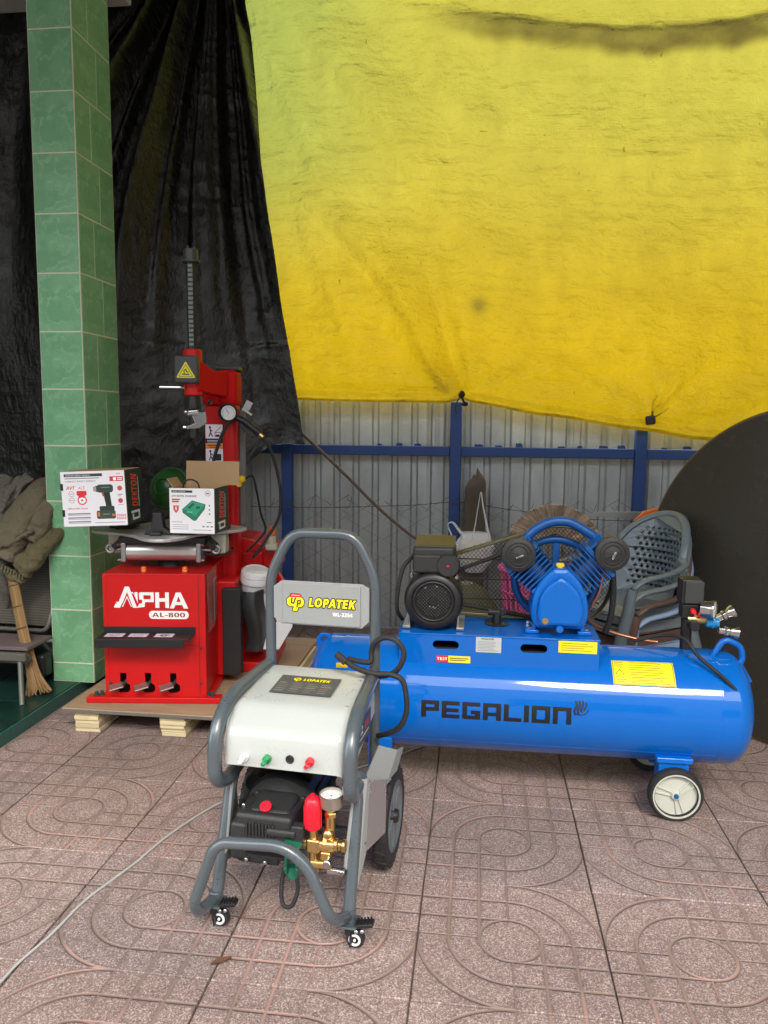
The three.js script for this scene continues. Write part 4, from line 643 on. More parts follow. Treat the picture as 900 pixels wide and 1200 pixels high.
  const dark = print(512, 256, (g, w, h) => { g.fillStyle = '#4b4e4c'; g.fillRect(0, 0, w, h); lpLogo(g, 120, 26, 0.62); word(g, 'LOPATEK', 200, 66, 44, 230); for (let j = 0; j < 5; j++) for (let i = 0; i < 4; i++) { g.fillStyle = ['#83857f', '#8a5a52', '#6f726e', '#777a74'][(i + j) % 4]; g.fillRect(24 + i * 120, 102 + j * 28, 96 * (0.6 + 0.4 * hash(i, j)), 9); } });
  P('spec_label', grid(6, 10, (u, v) => { const z = lerp(0.035, -0.088, v); return [lerp(-0.093, 0.092, u), 0.6235 - (z + 0.02) * 0.09 - 0.0 + 0.0022, z]; }), flat(dark), { uv: true });
  // name panel on the handle
  P('name_panel', [ext(shapeOf([[-0.154, -0.05], [-0.154, 0.05], [-0.127, 0.07], [0.131, 0.07], [0.154, 0.058], [0.154, -0.046], [0.131, -0.068], [-0.127, -0.068]]), 0.008, 0.0015, M4([0, 0.835, -0.181])), box(0.25, 0.128, 0.006, [0.002, 0.835, -0.172], 0.002)], PANEL);
  P('name_print', plate(0.25, 0.128, [0.002, 0.835, -0.1682]), decal(print(1000, 512, (g, w, h) => { g.clearRect(0, 0, w, h); lpLogo(g, 58, 150, 2.25); word(g, 'LOPATEK', 330, 284, 150, 600); g.font = 'bold 64px sans-serif'; g.fillStyle = '#f1f3f2'; g.fillText('WL-2254', 650, 388); })), { uv: true });
  // side panel with model plate
  for (const s of [-1, 1]) P('side_panel', ext(shapeOf([[-0.165, 0.51], [-0.155, 0.60], [0.05, 0.60], [0.14, 0.575], [0.165, 0.52], [0.16, 0.46], [0.10, 0.43], [0.03, 0.455]]), 0.004, 0.001, new THREE.Matrix4().makeRotationY(-Math.PI / 2).premultiply(new THREE.Matrix4().makeTranslation(s * 0.174 + 0.002, 0, 0))), COVER);
  P('model_plate', geo(new THREE.PlaneGeometry(0.165, 0.075), M4([0.1785, 0.515, -0.02], [0, Math.PI / 2, 0])), flat(print(512, 256, (g, w, h) => { g.fillStyle = '#43474b'; g.fillRect(0, 0, w, h); g.fillStyle = '#eceeee'; g.font = 'bold 110px sans-serif'; g.fillText('2.2', 60, 150); g.fillStyle = '#c9303a'; g.fillText('kW', 280, 150); g.fillStyle = '#c4c8ca'; g.fillRect(60, 186, 380, 14); })), { uv: true });
  for (const [x, y, m] of [[-0.105, 0.489, WHITEP], [-0.04, 0.491, GREENP], [0.081, 0.496, REDP]]) P('nozzle', [cyl(0.012, 0.0115, 0.016, [x, y, 0.192], FZ, 16), box(0.03, 0.011, 0.014, [x, y, 0.205], 0.004, [0, 0, 0.9]), cyl(0.007, 0.006, 0.022, [x, y, 0.213], FZ, 14)], m, { label: { [0.489]: 'white nozzle', [0.491]: 'green nozzle', [0.496]: 'red nozzle' }[y] });
  P('nozzle_hole', [torus(0.009, 0.003, [0.023, 0.495, 0.186]), cyl(0.008, 0.008, 0.004, [0.023, 0.495, 0.186], FZ, 18)], BLACK);
  // motor and pump under the cover
  P('motor', [cyl(0.095, 0.095, 0.2, [-0.045, 0.255, -0.08], FZ, 36), ...Array.from({ length: 20 }, (_, i) => { const a = (i / 20) * Math.PI * 2; return box(0.005, 0.018, 0.17, [-0.045 - Math.sin(a) * 0.1, 0.255 + Math.cos(a) * 0.1, -0.08], 0.001, [0, 0, a]); }), box(0.15, 0.05, 0.14, [-0.045, 0.375, -0.06], 0.006), box(0.30, 0.05, 0.2, [0, 0.435, -0.02], 0.006)], BLACK);
  P('motor_flange', [lathe([[0, 0.03], [0.06, 0.03], [0.075, 0.02], [0.108, 0.018], [0.114, 0.01], [0.114, -0.015], [0.1, -0.02], [0, -0.02]], 48, [-0.045, 0.272, 0.055], FZ), ...[40, 140].map((a) => cyl(0.008, 0.008, 0.02, [-0.045 + 0.09 * Math.cos(rad(a)), 0.272 + 0.09 * Math.sin(rad(a)), 0.075], FZ, 10))], CASTBLACK);
  P('capacitor_cap', cyl(0.03, 0.028, 0.05, [-0.145, 0.33, 0.0], FZ), BLACK);
  P('pump_block', [box(0.165, 0.13, 0.13, [-0.055, 0.262, 0.125], 0.014), box(0.12, 0.035, 0.10, [-0.045, 0.322, 0.12], 0.015, [0.2, 0, 0]), box(0.175, 0.04, 0.05, [-0.055, 0.222, 0.165], 0.01), box(0.05, 0.11, 0.05, [-0.125, 0.245, 0.17], 0.012), ...Array.from({ length: 9 }, (_, i) => box(0.005, 0.04, 0.012, [-0.1 + i * 0.0095, 0.285, 0.191], 0.0015)), cyl(0.012, 0.012, 0.08, [0.0, 0.285, 0.19], FX), box(0.035, 0.05, 0.03, [0.045, 0.285, 0.18], 0.005)], CASTBLACK);
  P('oil_cap', [cyl(0.0165, 0.0165, 0.008, [-0.055, 0.342, 0.165], [0.5, 0, 0]), cyl(0.011, 0.011, 0.02, [-0.055, 0.332, 0.16], [0.5, 0, 0])], REDP);
  for (const [x, y, z] of [[-0.1, 0.199, 0.196], [-0.045, 0.197, 0.196], [-0.125, 0.33, 0.15], [-0.13, 0.31, 0.17]]) P('pump_bolt', [cyl(0.0065, 0.0055, 0.012, [x, y, z], FZ, 10)], CHROME);
  P('sump_plate', box(0.12, 0.03, 0.02, [-0.07, 0.2, 0.18], 0.005), CASTBLACK);
  P('valve_bracket', [box(0.05, 0.012, 0.05, [0.035, 0.262, 0.2], 0.003), box(0.008, 0.075, 0.03, [0.02, 0.22, 0.2], 0.003), box(0.008, 0.075, 0.03, [0.05, 0.22, 0.2], 0.003), cyl(0.016, 0.014, 0.03, [0.036, 0.185, 0.2]), ...[0.02, 0.052].map((x) => cyl(0.006, 0.006, 0.01, [x, 0.2, 0.217], FZ, 10))], TEALP);
  P('drain_hose', hose([[0.046, 0.178, 0.2], [0.05, 0.13, 0.205], [0.032, 0.088, 0.21], [0.01, 0.085, 0.205], [0.0, 0.12, 0.195], [0.004, 0.18, 0.18]], 0.006), RUBBER);
  P('brass_manifold', [cyl(0.017, 0.017, 0.12, [0.085, 0.252, 0.165], FX, 20), cyl(0.016, 0.013, 0.13, [0.082, 0.232, 0.165], [0, 0, 0], 20), box(0.04, 0.04, 0.04, [0.085, 0.252, 0.165], 0.008), cyl(0.014, 0.014, 0.12, [0.128, 0.305, 0.155], [0, 0, 0], 16), cyl(0.019, 0.019, 0.012, [0.118, 0.262, 0.165], FX, 6), cyl(0.0125, 0.0125, 0.06, [0.108, 0.2, 0.172], FX, 16), cyl(0.016, 0.016, 0.02, [0.083, 0.192, 0.168], [0, 0, 0], 6), box(0.03, 0.025, 0.03, [0.12, 0.225, 0.165], 0.006), cyl(0.018, 0.018, 0.014, [0.13, 0.338, 0.155], [0, 0, 0], 6), ball(0.016, [0.125, 0.285, 0.165])], BRASS);
  P('hose_outlet', [0, 1, 2].map((i) => cyl(0.0175 - (i === 1 ? 0.004 : 0), 0.0175 - (i === 1 ? 0.004 : 0), 0.011, [0.148 + i * 0.011, 0.256, 0.165], FX, 20)), BRASS);
  P('water_inlet', [cyl(0.011, 0.0095, 0.05, [0.15, 0.184, 0.172], FX, 16), cyl(0.0125, 0.0125, 0.004, [0.16, 0.184, 0.172], FX, 16), cyl(0.0125, 0.0125, 0.004, [0.17, 0.184, 0.172], FX, 16), cyl(0.011, 0.011, 0.03, [0.13, 0.215, 0.185], FZ, 14)], CHROME);
  P('pressure_knob', [lathe([[0, -0.045], [0.021, -0.045], [0.0235, -0.04], [0.0235, 0.02], [0.021, 0.036], [0.013, 0.045], [0.006, 0.047], [0.006, 0.052], [0, 0.052]], 28, [0.081, 0.342, 0.165]), ...Array.from({ length: 14 }, (_, i) => { const a = (i / 14) * Math.PI * 2; return box(0.0035, 0.06, 0.003, [0.081 + Math.cos(a) * 0.0235, 0.33, 0.165 + Math.sin(a) * 0.0235], 0.001, [0, -a + Math.PI / 2, 0]); })], REDP);
  const tilt = [0.08, 0, 0], ga = P('pressure_gauge', lathe([[0, -0.018], [0.028, -0.018], [0.031, -0.015], [0.031, 0.013], [0.034, 0.015], [0.034, 0.02], [0.030, 0.02], [0.029, 0.012]], 40, [0.131, 0.378, 0.155], tilt), S({ color: C(0.5, 0.46, 0.4), metalness: 0.9, roughness: 0.35 }));
  part('gauge_face', geo(new THREE.CircleGeometry(0.0295, 36), M4([0.131, 0.378 + 0.0125, 0.156], [-Math.PI / 2 + 0.08, 0, 0])), flat(print(256, 256, (g) => { g.fillStyle = '#e8e9e6'; g.fillRect(0, 0, 256, 256); g.translate(128, 128); g.fillStyle = '#24262a'; for (let i = 0; i < 28; i++) { g.save(); g.rotate(rad(-135 + i * 10)); g.fillRect(-2, -112, 4, i % 4 ? 12 : 24); g.restore(); } g.save(); g.rotate(rad(-118)); g.fillRect(-3, -84, 6, 98); g.restore(); g.beginPath(); g.arc(0, 0, 12, 0, 7); g.fill(); g.font = 'bold 30px sans-serif'; g.fillText('bar', -22, 62); })), ga, { uv: true });
  // wheels with fenders
  for (const s of [-1, 1]) {
    const w = P('wheel', [lathe([[0.105, -0.02], [0.13, -0.024], [0.148, -0.02], [0.155, -0.008], [0.155, 0.008], [0.148, 0.02], [0.13, 0.024], [0.105, 0.02]], 60, [s * 0.216, 0.155, -0.21], FX), ...Array.from({ length: 40 }, (_, i) => { const a = (i / 40) * Math.PI * 2; return box(0.036, 0.005, 0.009, [s * 0.218, 0.155 + Math.cos(a) * 0.1535, -0.21 + Math.sin(a) * 0.1535], 0.001, [a, 0.35 * (i % 2 ? 1 : -1), 0]); })], RUBBER);
    part('rim', [lathe([[0.02, 0.012], [0.06, 0.004], [0.095, 0.01], [0.108, 0.022], [0.112, 0.018], [0.108, -0.022], [0.02, -0.018]], 48, [s * 0.216, 0.155, -0.21], [0, 0, -s * Math.PI / 2]), ...Array.from({ length: 6 }, (_, i) => { const a = (i / 6) * Math.PI * 2; return box(0.02, 0.09, 0.018, [s * 0.224, 0.155 + Math.cos(a) * 0.06, -0.21 + Math.sin(a) * 0.06], 0.004, [a, 0, 0]); })], S({ color: C(0.16, 0.18, 0.2), roughness: 0.35, metalness: 0.4, roughnessMap: roughTex }), w);
    part('hub_cap', cyl(0.024, 0.02, 0.02, [s * 0.236, 0.155, -0.21], [0, 0, -s * Math.PI / 2]), BLACK, w);
    const q = (pts) => { const o = []; const [a, b, c, d] = pts.map((p) => V(p[0] * s, p[1], p[2])); return grid(4, 6, (u, v) => { const e = a.clone().lerp(b, u), f = d.clone().lerp(c, u); return e.lerp(f, v).toArray(); }, 0.004 * s); };
    P('front_guard', [q([[0.172, 0.20, 0.17], [0.205, 0.13, 0.15], [0.212, 0.41, 0.075], [0.178, 0.41, 0.10]]), q([[0.205, 0.13, 0.15], [0.215, 0.2, 0.10], [0.216, 0.40, 0.06], [0.212, 0.41, 0.075]])], PANEL);
    P('fender', [q([[0.208, 0.20, 0.10], [0.236, 0.18, -0.06], [0.24, 0.335, -0.05], [0.212, 0.385, 0.07]]), q([[0.212, 0.385, 0.07], [0.24, 0.335, -0.05], [0.252, 0.345, -0.07], [0.222, 0.395, 0.055]])], S({ color: C(0.6, 0.62, 0.64), metalness: 0.85, roughness: 0.3, roughnessMap: roughTex }));
    P('fender_top', [q([[0.2, 0.395, 0.06], [0.243, 0.345, -0.05], [0.256, 0.41, -0.13], [0.215, 0.45, -0.06]]), q([[0.243, 0.345, -0.05], [0.25, 0.33, -0.16], [0.262, 0.39, -0.20], [0.256, 0.41, -0.13]])], PANEL);
    for (const [y, z] of [[0.40, 0.07], [0.235, 0.103]]) P('guard_screw', cyl(0.004, 0.004, 0.006, [s * 0.214, y, z], FX, 10), CHROME);
  }
  P('axle', cyl(0.009, 0.009, 0.46, [0, 0.155, -0.21], FX), STEEL);
  P('power_cord', hose([[0.073, 0.702, -0.10], [0.105, 0.682, -0.10], [0.14, 0.664, -0.10], [0.19, 0.65, -0.11], [0.235, 0.648, -0.12], [0.268, 0.635, -0.12], [0.282, 0.59, -0.12], [0.283, 0.53, -0.12], [0.262, 0.485, -0.12], [0.222, 0.458, -0.13], [0.19, 0.44, -0.15]], 0.0085, 10), RUBBER);
  P('power_cord', hose([[0.10, 0.684, -0.13], [0.13, 0.675, -0.14], [0.165, 0.672, -0.155], [0.165, 0.70, -0.16], [0.18, 0.735, -0.15], [0.215, 0.755, -0.14], [0.252, 0.748, -0.13], [0.272, 0.715, -0.13], [0.262, 0.675, -0.13], [0.235, 0.645, -0.14], [0.18, 0.63, -0.15], [0.14, 0.645, -0.15]], 0.0085, 10), RUBBER);
  P('plug', [cyl(0.012, 0.011, 0.04, [0.086, 0.694, -0.10], [0, 0, 0.9], 16)], RUBBER);
  P('hang_tag', box(0.035, 0.001, 0.02, [0.075, 0.655, -0.15], 0, [0.5, 0.2, -0.1]), YELLOWP);
}
// ------------------------------------------------------------------ pallet and tyre changer
{
  const wood = tex(512, 256, (u, v) => { const g = fbm(u * 3, v * 46 + 2 * fbm(u * 5, v * 4, 2), 4), k = 0.75 + 0.4 * g; return [0.36 * k, 0.25 * k, 0.155 * k]; }, true, 1.2);
  const pine = tex(256, 256, (u, v) => { const k = 0.8 + 0.3 * fbm(u * 4, v * 50, 3); return [0.62 * k, 0.52 * k, 0.32 * k]; }, true, 3);
  const t = thing('wooden_pallet', 'low plywood pallet on stacked pine runners under the red machine', 'pallet', [-1.37, 0, -3.74]);
  part('plywood_board', box(0.90, 0.019, 1.26, [0, 0.1085, 0], 0.003), S({ color: C(1, 1, 1), map: wood, roughness: 0.75, bumpMap: castTex, bumpScale: 0.001 }), t);
  part('board_edge', [box(0.902, 0.014, 0.006, [0, 0.106, 0.628], 0.001)], S({ color: C(0.13, 0.125, 0.115), roughness: 0.8, map: dustTex }), t);
  for (const x of [-0.345, 0.055, 0.4]) for (let k = 0; k < 5; k++) part('runner_plank', box(0.115 + rr(-0.004, 0.004), 0.0185, 1.16 + rr(-0.02, 0.02), [x + rr(-0.004, 0.004), 0.0105 + k * 0.0194, 0.03 + rr(-0.006, 0.006)], 0.002), S({ color: C(1, 1, 1).multiplyScalar(rr(0.85, 1.08)), map: pine, roughness: 0.8 }), t);

  const m = thing('tyre_changer', 'red tyre changing machine with white lettering and a tall ribbed post', 'tyre changer', [-1.45, 0.12, -3.24], 0.13);
  const P = (n, g, mat, o) => part(n, g, mat, m, o);
  // cabinet with three pedal openings
  const hole = (x) => [[x - 0.012, 0.132], [x + 0.016, 0.132], [x + 0.016, 0.085], [x + 0.032, 0.075], [x + 0.032, 0.05], [x + 0.02, 0.04], [x - 0.012, 0.04], [x - 0.026, 0.052], [x - 0.026, 0.075], [x - 0.012, 0.085]];
  const xs = [-0.135, -0.022, 0.092];
  P('cabinet', [ext(shapeOf([[-0.212, 0.02], [0.238, 0.02], [0.245, 0.59], [-0.212, 0.59]], xs.map(hole)), 0.004, 0.001, M4([0, 0, -0.004])), span(-0.212, -0.206, 0.02, 0.59, -0.5, -0.004, 0.001), span(0.236, 0.242, 0.02, 0.585, -0.5, -0.004, 0.001), span(-0.212, 0.244, 0.582, 0.592, -0.52, 0.001, 0.003), span(-0.2, 0.235, 0.02, 0.58, -0.5, -0.49, 0.001), span(0.225, 0.246, 0.03, 0.585, -0.02, 0.001, 0.003), span(-0.214, -0.195, 0.03, 0.585, -0.02, 0.002, 0.003)], RED);
  P('cabinet_seam', [span(-0.204, -0.2005, 0.04, 0.575, 0.0, 0.0012, 0), span(0.214, 0.2175, 0.04, 0.575, 0.0, 0.0012, 0), span(-0.2, 0.214, 0.262, 0.2645, 0.0, 0.0012, 0)], S({ color: C(0.2, 0.004, 0.004), roughness: 0.6 }));
  P('cabinet_inside', span(-0.2, 0.23, 0.02, 0.2, -0.09, -0.08, 0.001), BLACK);
  P('base_flange', [span(-0.295, 0.312, 0, 0.026, -0.03, 0.028, 0.004), span(-0.24, 0.262, 0, 0.02, -0.5, -0.03, 0.003), span(-0.28, 0.295, 0, 0.026, -0.56, -0.5, 0.004)], RED);
  for (const [x, z] of [[-0.255, 0.0], [0.272, 0.0], [-0.235, -0.01], [0.252, -0.012]]) P('anchor_bolt', [cyl(0.014, 0.014, 0.004, [x, 0.028, z]), cyl(0.008, 0.008, 0.02, [x, 0.036, z], [0, 0, 0], 6)], DARKGREY);
  for (const [x, y] of [[0.222, 0.25], [0.222, 0.085], [-0.19, 0.085]]) P('cabinet_screw', cyl(0.006, 0.005, 0.006, [x, y, 0.003], FZ, 10), DARKGREY);
  for (const x of xs) P('pedal', [box(0.062, 0.008, 0.05, [x - 0.022, 0.078, 0.028], 0.003, [0.22, 0.4, 0.12]), box(0.012, 0.01, 0.11, [x + 0.002, 0.08, -0.02], 0.002, [0.08, 0, 0])], S({ color: C(0.33, 0.31, 0.29), metalness: 0.8, roughness: 0.45 }));
  P('tool_tray', [span(-0.212, 0.2, 0.318, 0.324, 0.0, 0.115, 0.001), span(-0.216, 0.176, 0.284, 0.324, 0.112, 0.118, 0.002), span(-0.212, 0.2, 0.322, 0.35, 0.001, 0.006, 0.001), box(0.006, 0.05, 0.09, [-0.21, 0.312, 0.06], 0.002)].slice(0, 3), BLACK);
  const sym = (k) => print(256, 160, (g, w, h) => { g.fillStyle = '#cfc9dd'; g.fillRect(0, 0, w, h); g.strokeStyle = '#5e5a74'; g.fillStyle = '#3d3a4a'; g.lineWidth = 9; if (k < 2) { g.beginPath(); g.ellipse(128, 80, 62, 46, 0, 0, 7); g.stroke(); g.lineWidth = 5; g.beginPath(); g.ellipse(128, 80, 40, 28, 0, 0, 7); k ? 0 : g.stroke(); g.beginPath(); g.moveTo(40, 120); g.lineTo(80, 96); g.moveTo(216, 40); g.lineTo(176, 64); g.stroke(); } else { g.beginPath(); g.ellipse(122, 84, 54, 44, 0, 0.6, 5.6); g.fill(); g.fillRect(130, 40, 64, 30); g.fillStyle = '#cfc9dd'; g.beginPath(); g.ellipse(126, 86, 22, 18, 0, 0, 7); g.fill(); } });
  [-0.15, -0.045, 0.07].forEach((x, i) => P('pedal_sticker', plate(0.082, 0.056, [x + 0.005, 0.3255, 0.058], [-Math.PI / 2, 0, 0]), flat(sym(i)), { uv: true }));
  // lettering on the cabinet
  const brand = print(1024, 560, (g, w, h) => {
    g.clearRect(0, 0, w, h); g.fillStyle = '#f2efef'; const P2 = (...p) => { g.beginPath(); p.forEach((q, i) => (i ? g.lineTo(...q) : g.moveTo(...q))); g.closePath(); g.fill(); };
    P2([8, 300], [26, 256], [52, 256], [30, 230], [72, 230], [160, 20], [216, 20], [318, 312], [262, 312], [188, 96], [130, 230], [112, 262], [88, 312], [10, 312]); // big A
    P2([226, 96], [268, 96], [330, 250], [330, 96], [288, 96], [288, 130]);
    g.strokeStyle = '#f2efef'; g.lineWidth = 12; g.beginPath(); g.moveTo(120, 300); g.lineTo(186, 160); g.lineTo(242, 300); g.stroke();
    P2([346, 116], [360, 96], [548, 96], [548, 232], [430, 232], [420, 300], [312, 312], [352, 252], [386, 252], [390, 200], [350, 200]);
    g.save(); g.globalCompositeOperation = 'destination-out'; g.fillRect(408, 138, 96, 54); g.restore();
    P2([566, 96], [620, 96], [620, 176], [700, 176], [700, 96], [752, 96], [752, 312], [700, 312], [700, 226], [620, 226], [620, 312], [566, 312]);
    P2([846, 96], [912, 96], [1012, 318], [950, 318], [930, 270], [838, 270], [816, 318], [760, 318]);
    g.save(); g.globalCompositeOperation = 'destination-out'; P2([880, 150], [910, 226], [852, 226]); g.restore();
    g.fillStyle = '#f2efef'; g.beginPath(); g.roundRect(478, 352, 536, 112, 50); g.fill();
    g.fillStyle = '#8a2320'; g.font = 'bold 84px sans-serif'; const s = 'AL-800', k = 450 / g.measureText(s).width; g.save(); g.translate(520, 438); g.scale(k, 1); g.fillText(s, 0, 0); g.restore();
  });
  P('brand_lettering', plate(0.34, 0.186, [0.004, 0.447, 0.0022]), decal(brand, { roughness: 0.4 }), { uv: true });
  for (const x of [-0.045, 0.142]) P('warning_button', [cyl(0.013, 0.011, 0.014, [x, 0.598, -0.06]), ball(0.0125, [x, 0.606, -0.06], [1, 0.7, 1])], ORANGEP);
  // turntable
  P('table_hub', [cyl(0.065, 0.055, 0.05, [0.03, 0.615, -0.24]), cyl(0.04, 0.04, 0.13, [0.03, 0.68, -0.24])], BLACK);
  P('clamp_cylinder', [cyl(0.042, 0.042, 0.33, [0.025, 0.672, -0.135], FX, 40)], S({ color: C(0.6, 0.62, 0.6), metalness: 0.75, roughness: 0.38, roughnessMap: roughTex }));
  for (const s of [-1, 1]) { P('cylinder_cap', box(0.026, 0.094, 0.092, [0.025 + s * 0.172, 0.672, -0.135], 0.008), STEEL); P('rod_eye', [torus(0.017, 0.0075, [0.025 + s * 0.245, 0.682, -0.135]), cyl(0.008, 0.008, 0.06, [0.025 + s * 0.208, 0.68, -0.135], FX, 14)], STEEL); for (const y of [0.636, 0.708]) P('tie_nut', cyl(0.006, 0.006, 0.016, [0.025 + s * 0.192, y, -0.095], FX, 6), CHROME); }
  P('clamp_plate', [box(0.40, 0.035, 0.16, [0.03, 0.728, -0.17], 0.008), ...[0, 1].map((s) => box(0.09, 0.03, 0.1, [0.03 + (s ? 0.2 : -0.2), 0.715, -0.17], 0.006, [0, 0, s ? -0.7 : 0.7]))], BLACK);
  for (const x of [-0.215, 0.265]) P('side_plate', box(0.075, 0.10, 0.09, [x, 0.70, -0.24], 0.012), CREAM);
  const star = []; for (let i = 0; i < 72; i++) { const a = (i / 72) * Math.PI * 2, r = 0.245 + 0.115 * Math.pow(Math.abs(Math.cos(2 * (a - rad(8)))), 3); star.push([Math.cos(a) * r, Math.sin(a) * r]); }
  P('turntable', ext(shapeOf(star), 0.014, 0.003, M4([0.03, 0.750, -0.25], [-Math.PI / 2, 0, 0])), S({ color: C(0.55, 0.55, 0.55), metalness: 0.5, roughness: 0.45, roughnessMap: roughTex }));
  for (const [x, z, a] of [[0.03, -0.05, 0], [0.25, -0.25, 1.57], [-0.19, -0.25, -1.57], [0.03, -0.46, 3.14]]) P('clamp_jaw', [geo(ext(shapeOf([[-0.06, 0], [0.06, 0], [0.05, 0.018], [0.028, 0.034], [0.02, 0.10], [-0.02, 0.10], [-0.028, 0.034], [-0.05, 0.018]]), 0.05, 0.005, M4([0, 0, -0.025])), M4([x, 0.765, z], [0, a, 0], [1, x === 0.03 && z > -0.1 ? 1 : 0.42, 1])), geo(box(0.05, 0.016, 0.13, [0, 0.774, 0.0], 0.004), M4([x, 0, z], [0, a, 0]))], CASTBLACK);
  // column, arm, ribbed post
  P('column', [span(0.172, 0.318, 0.02, 1.37, -0.56, -0.42, 0.03), span(0.166, 0.255, 0.05, 1.35, -0.43, -0.412, 0.006)], RED);
  P('column_sleeve', [span(0.163, 0.325, 1.345, 1.525, -0.57, -0.405, 0.028), span(0.158, 0.245, 1.355, 1.42, -0.42, -0.39, 0.01)], RED2);
  P('column_cap', [span(0.19, 0.33, 1.52, 1.545, -0.56, -0.42, 0.01), cyl(0.026, 0.026, 0.05, [0.21, 1.52, -0.38], FZ)], DARKGREY);
  P('swing_arm', [ext(shapeOf([[0, -0.05], [0.24, -0.07], [0.24, 0.055], [0.13, 0.05], [0.0, 0.10]]), 0.055, 0.008, new THREE.Matrix4().makeRotationY(rad(68)).premultiply(new THREE.Matrix4().makeTranslation(0.145, 1.46, -0.18)))], RED2);
  P('lock_bolt', [cyl(0.012, 0.012, 0.03, [0.205, 1.365, -0.37], FZ, 6), cyl(0.007, 0.007, 0.04, [0.208, 1.485, -0.33], FX, 10)], CHROME);
  P('post_sleeve', [cyl(0.042, 0.042, 0.21, [0.163, 1.495, -0.2], [0, 0, 0], 32, 0.004)], RED);
  P('ribbed_post', [cyl(0.0225, 0.0225, 0.85, [0.163, 1.62, -0.2], [0, Math.PI / 6, 0], 6)], BLACK);
  const marks = []; for (let i = 0; i < 19; i++) marks.push(box(0.022, 0.0135, 0.004, [0.163, 1.622 + i * 0.0205, -0.1795], 0.001));
  P('scale_marks', marks, S({ color: C(0.15, 0.18, 0.17), roughness: 0.45, metalness: 0.3 }));
  P('post_cap', [cyl(0.034, 0.032, 0.05, [0.163, 2.02, -0.2]), cyl(0.041, 0.041, 0.012, [0.163, 1.992, -0.2]), ...[0, 1, 2, 3].map((i) => cyl(0.006, 0.006, 0.014, [0.163 + 0.02 * Math.cos(i * 1.57 + 0.5), 2.05, -0.2 + 0.02 * Math.sin(i * 1.57 + 0.5)], [0, 0, 0], 8))], DARKGREY);
  P('sign_box', box(0.108, 0.124, 0.05, [0.15, 1.505, -0.142], 0.01), DARKGREY);
  P('warning_sign', plate(0.086, 0.078, [0.15, 1.503, -0.1162]), decal(print(256, 232, (g) => { g.clearRect(0, 0, 256, 232); g.lineJoin = 'round'; g.strokeStyle = '#d9cf2b'; g.fillStyle = '#d9cf2b'; g.lineWidth = 22; g.beginPath(); g.moveTo(128, 22); g.lineTo(240, 212); g.lineTo(16, 212); g.closePath(); g.stroke(); g.fill(); g.strokeStyle = '#31352f'; g.lineWidth = 7; g.beginPath(); g.moveTo(128, 44); g.lineTo(220, 202); g.lineTo(36, 202); g.closePath(); g.stroke(); g.fillStyle = '#31352f'; g.fillRect(78, 168, 100, 16); g.lineWidth = 14; g.beginPath(); g.moveTo(108, 164); g.lineTo(104, 130); g.lineTo(130, 108); g.lineTo(140, 140); g.lineTo(166, 150); g.stroke(); })), { uv: true });
  P('lock_lever', [cyl(0.0085, 0.0085, 0.13, [0.075, 1.427, -0.19], FX, 14)], CHROME);
  P('mount_head', [cyl(0.034, 0.03, 0.06, [0.163, 1.36, -0.2]), cyl(0.028, 0.034, 0.02, [0.163, 1.332, -0.2])], BLACK);
  P('head_shoe', [box(0.06, 0.035, 0.05, [0.158, 1.312, -0.195], 0.012, [0, 0.3, 0.1]), ext(shapeOf([[-0.02, 0.03], [0.05, 0.035], [0.055, -0.02], [0.02, -0.045], [-0.035, -0.05], [-0.04, -0.035], [0.0, -0.02]]), 0.035, 0.006, M4([0.165, 1.285, -0.21], [0, 0.2, 0])), cyl(0.009, 0.009, 0.06, [0.145, 1.245, -0.19], FX, 12), ball(0.012, [0.135, 1.315, -0.168])], CHROME);
  P('column_sticker', plate(0.084, 0.20, [0.211, 1.158, -0.4105]), flat(print(256, 610, (g) => {
    g.fillStyle = '#e4dce6'; g.fillRect(0, 0, 256, 610); g.fillStyle = '#17171a'; g.fillRect(0, 210, 256, 74); g.fillRect(0, 560, 256, 50); g.fillStyle = '#df8a2b'; g.fillRect(0, 290, 256, 74); g.fillStyle = '#17171a'; g.fillRect(30, 304, 196, 14); g.fillRect(50, 334, 156, 12); g.fillStyle = '#cfcfcf'; g.fillRect(24, 236, 206, 10); g.fillRect(24, 258, 170, 8);
    const man = (x, y) => { g.fillStyle = '#17171a'; g.beginPath(); g.arc(x + 26, y + 20, 17, 0, 7); g.fill(); g.lineWidth = 16; g.strokeStyle = '#17171a'; g.beginPath(); g.moveTo(x + 28, y + 36); g.lineTo(x + 34, y + 96); g.lineTo(x + 8, y + 158); g.moveTo(x + 34, y + 96); g.lineTo(x + 64, y + 156); g.moveTo(x + 30, y + 52); g.lineTo(x + 62, y + 80); g.stroke(); };
    man(40, 24); g.strokeStyle = '#66616e'; g.lineWidth = 10; g.strokeRect(140, 120, 84, 62); g.beginPath(); g.moveTo(140, 120); g.lineTo(224, 40); g.stroke(); g.fillStyle = '#17171a'; g.fillRect(150, 150, 60, 30); man(40, 380); g.fillStyle = '#17171a'; g.fillRect(140, 440, 90, 100); })), { uv: true });
  // bead breaker
  P('rear_base', [span(-0.2, 0.42, 0.0, 0.60, -0.9, -0.56, 0.012), span(0.24, 0.50, 0.0, 0.05, -0.9, -0.42, 0.006), ext(shapeOf([[0.2, 0.55], [0.5, 0.5], [0.5, 0.585], [0.36, 0.66], [0.2, 0.68]]), 0.3, 0.006, M4([0, 0, -0.9]))], RED);
  P('breaker_backing', span(0.236, 0.335, 0.03, 0.505, -0.42, -0.27, 0.012), RED);
  P('rubber_pad', [span(0.272, 0.362, 0.045, 0.475, -0.30, -0.235, 0.006)], RUBBER);
  P('breaker_arm', [pipe([[0.42, 0.50, -0.75], [0.52, 0.42, -0.62], [0.55, 0.32, -0.45], [0.50, 0.28, -0.37]], 0.025, 0.08)], RED);
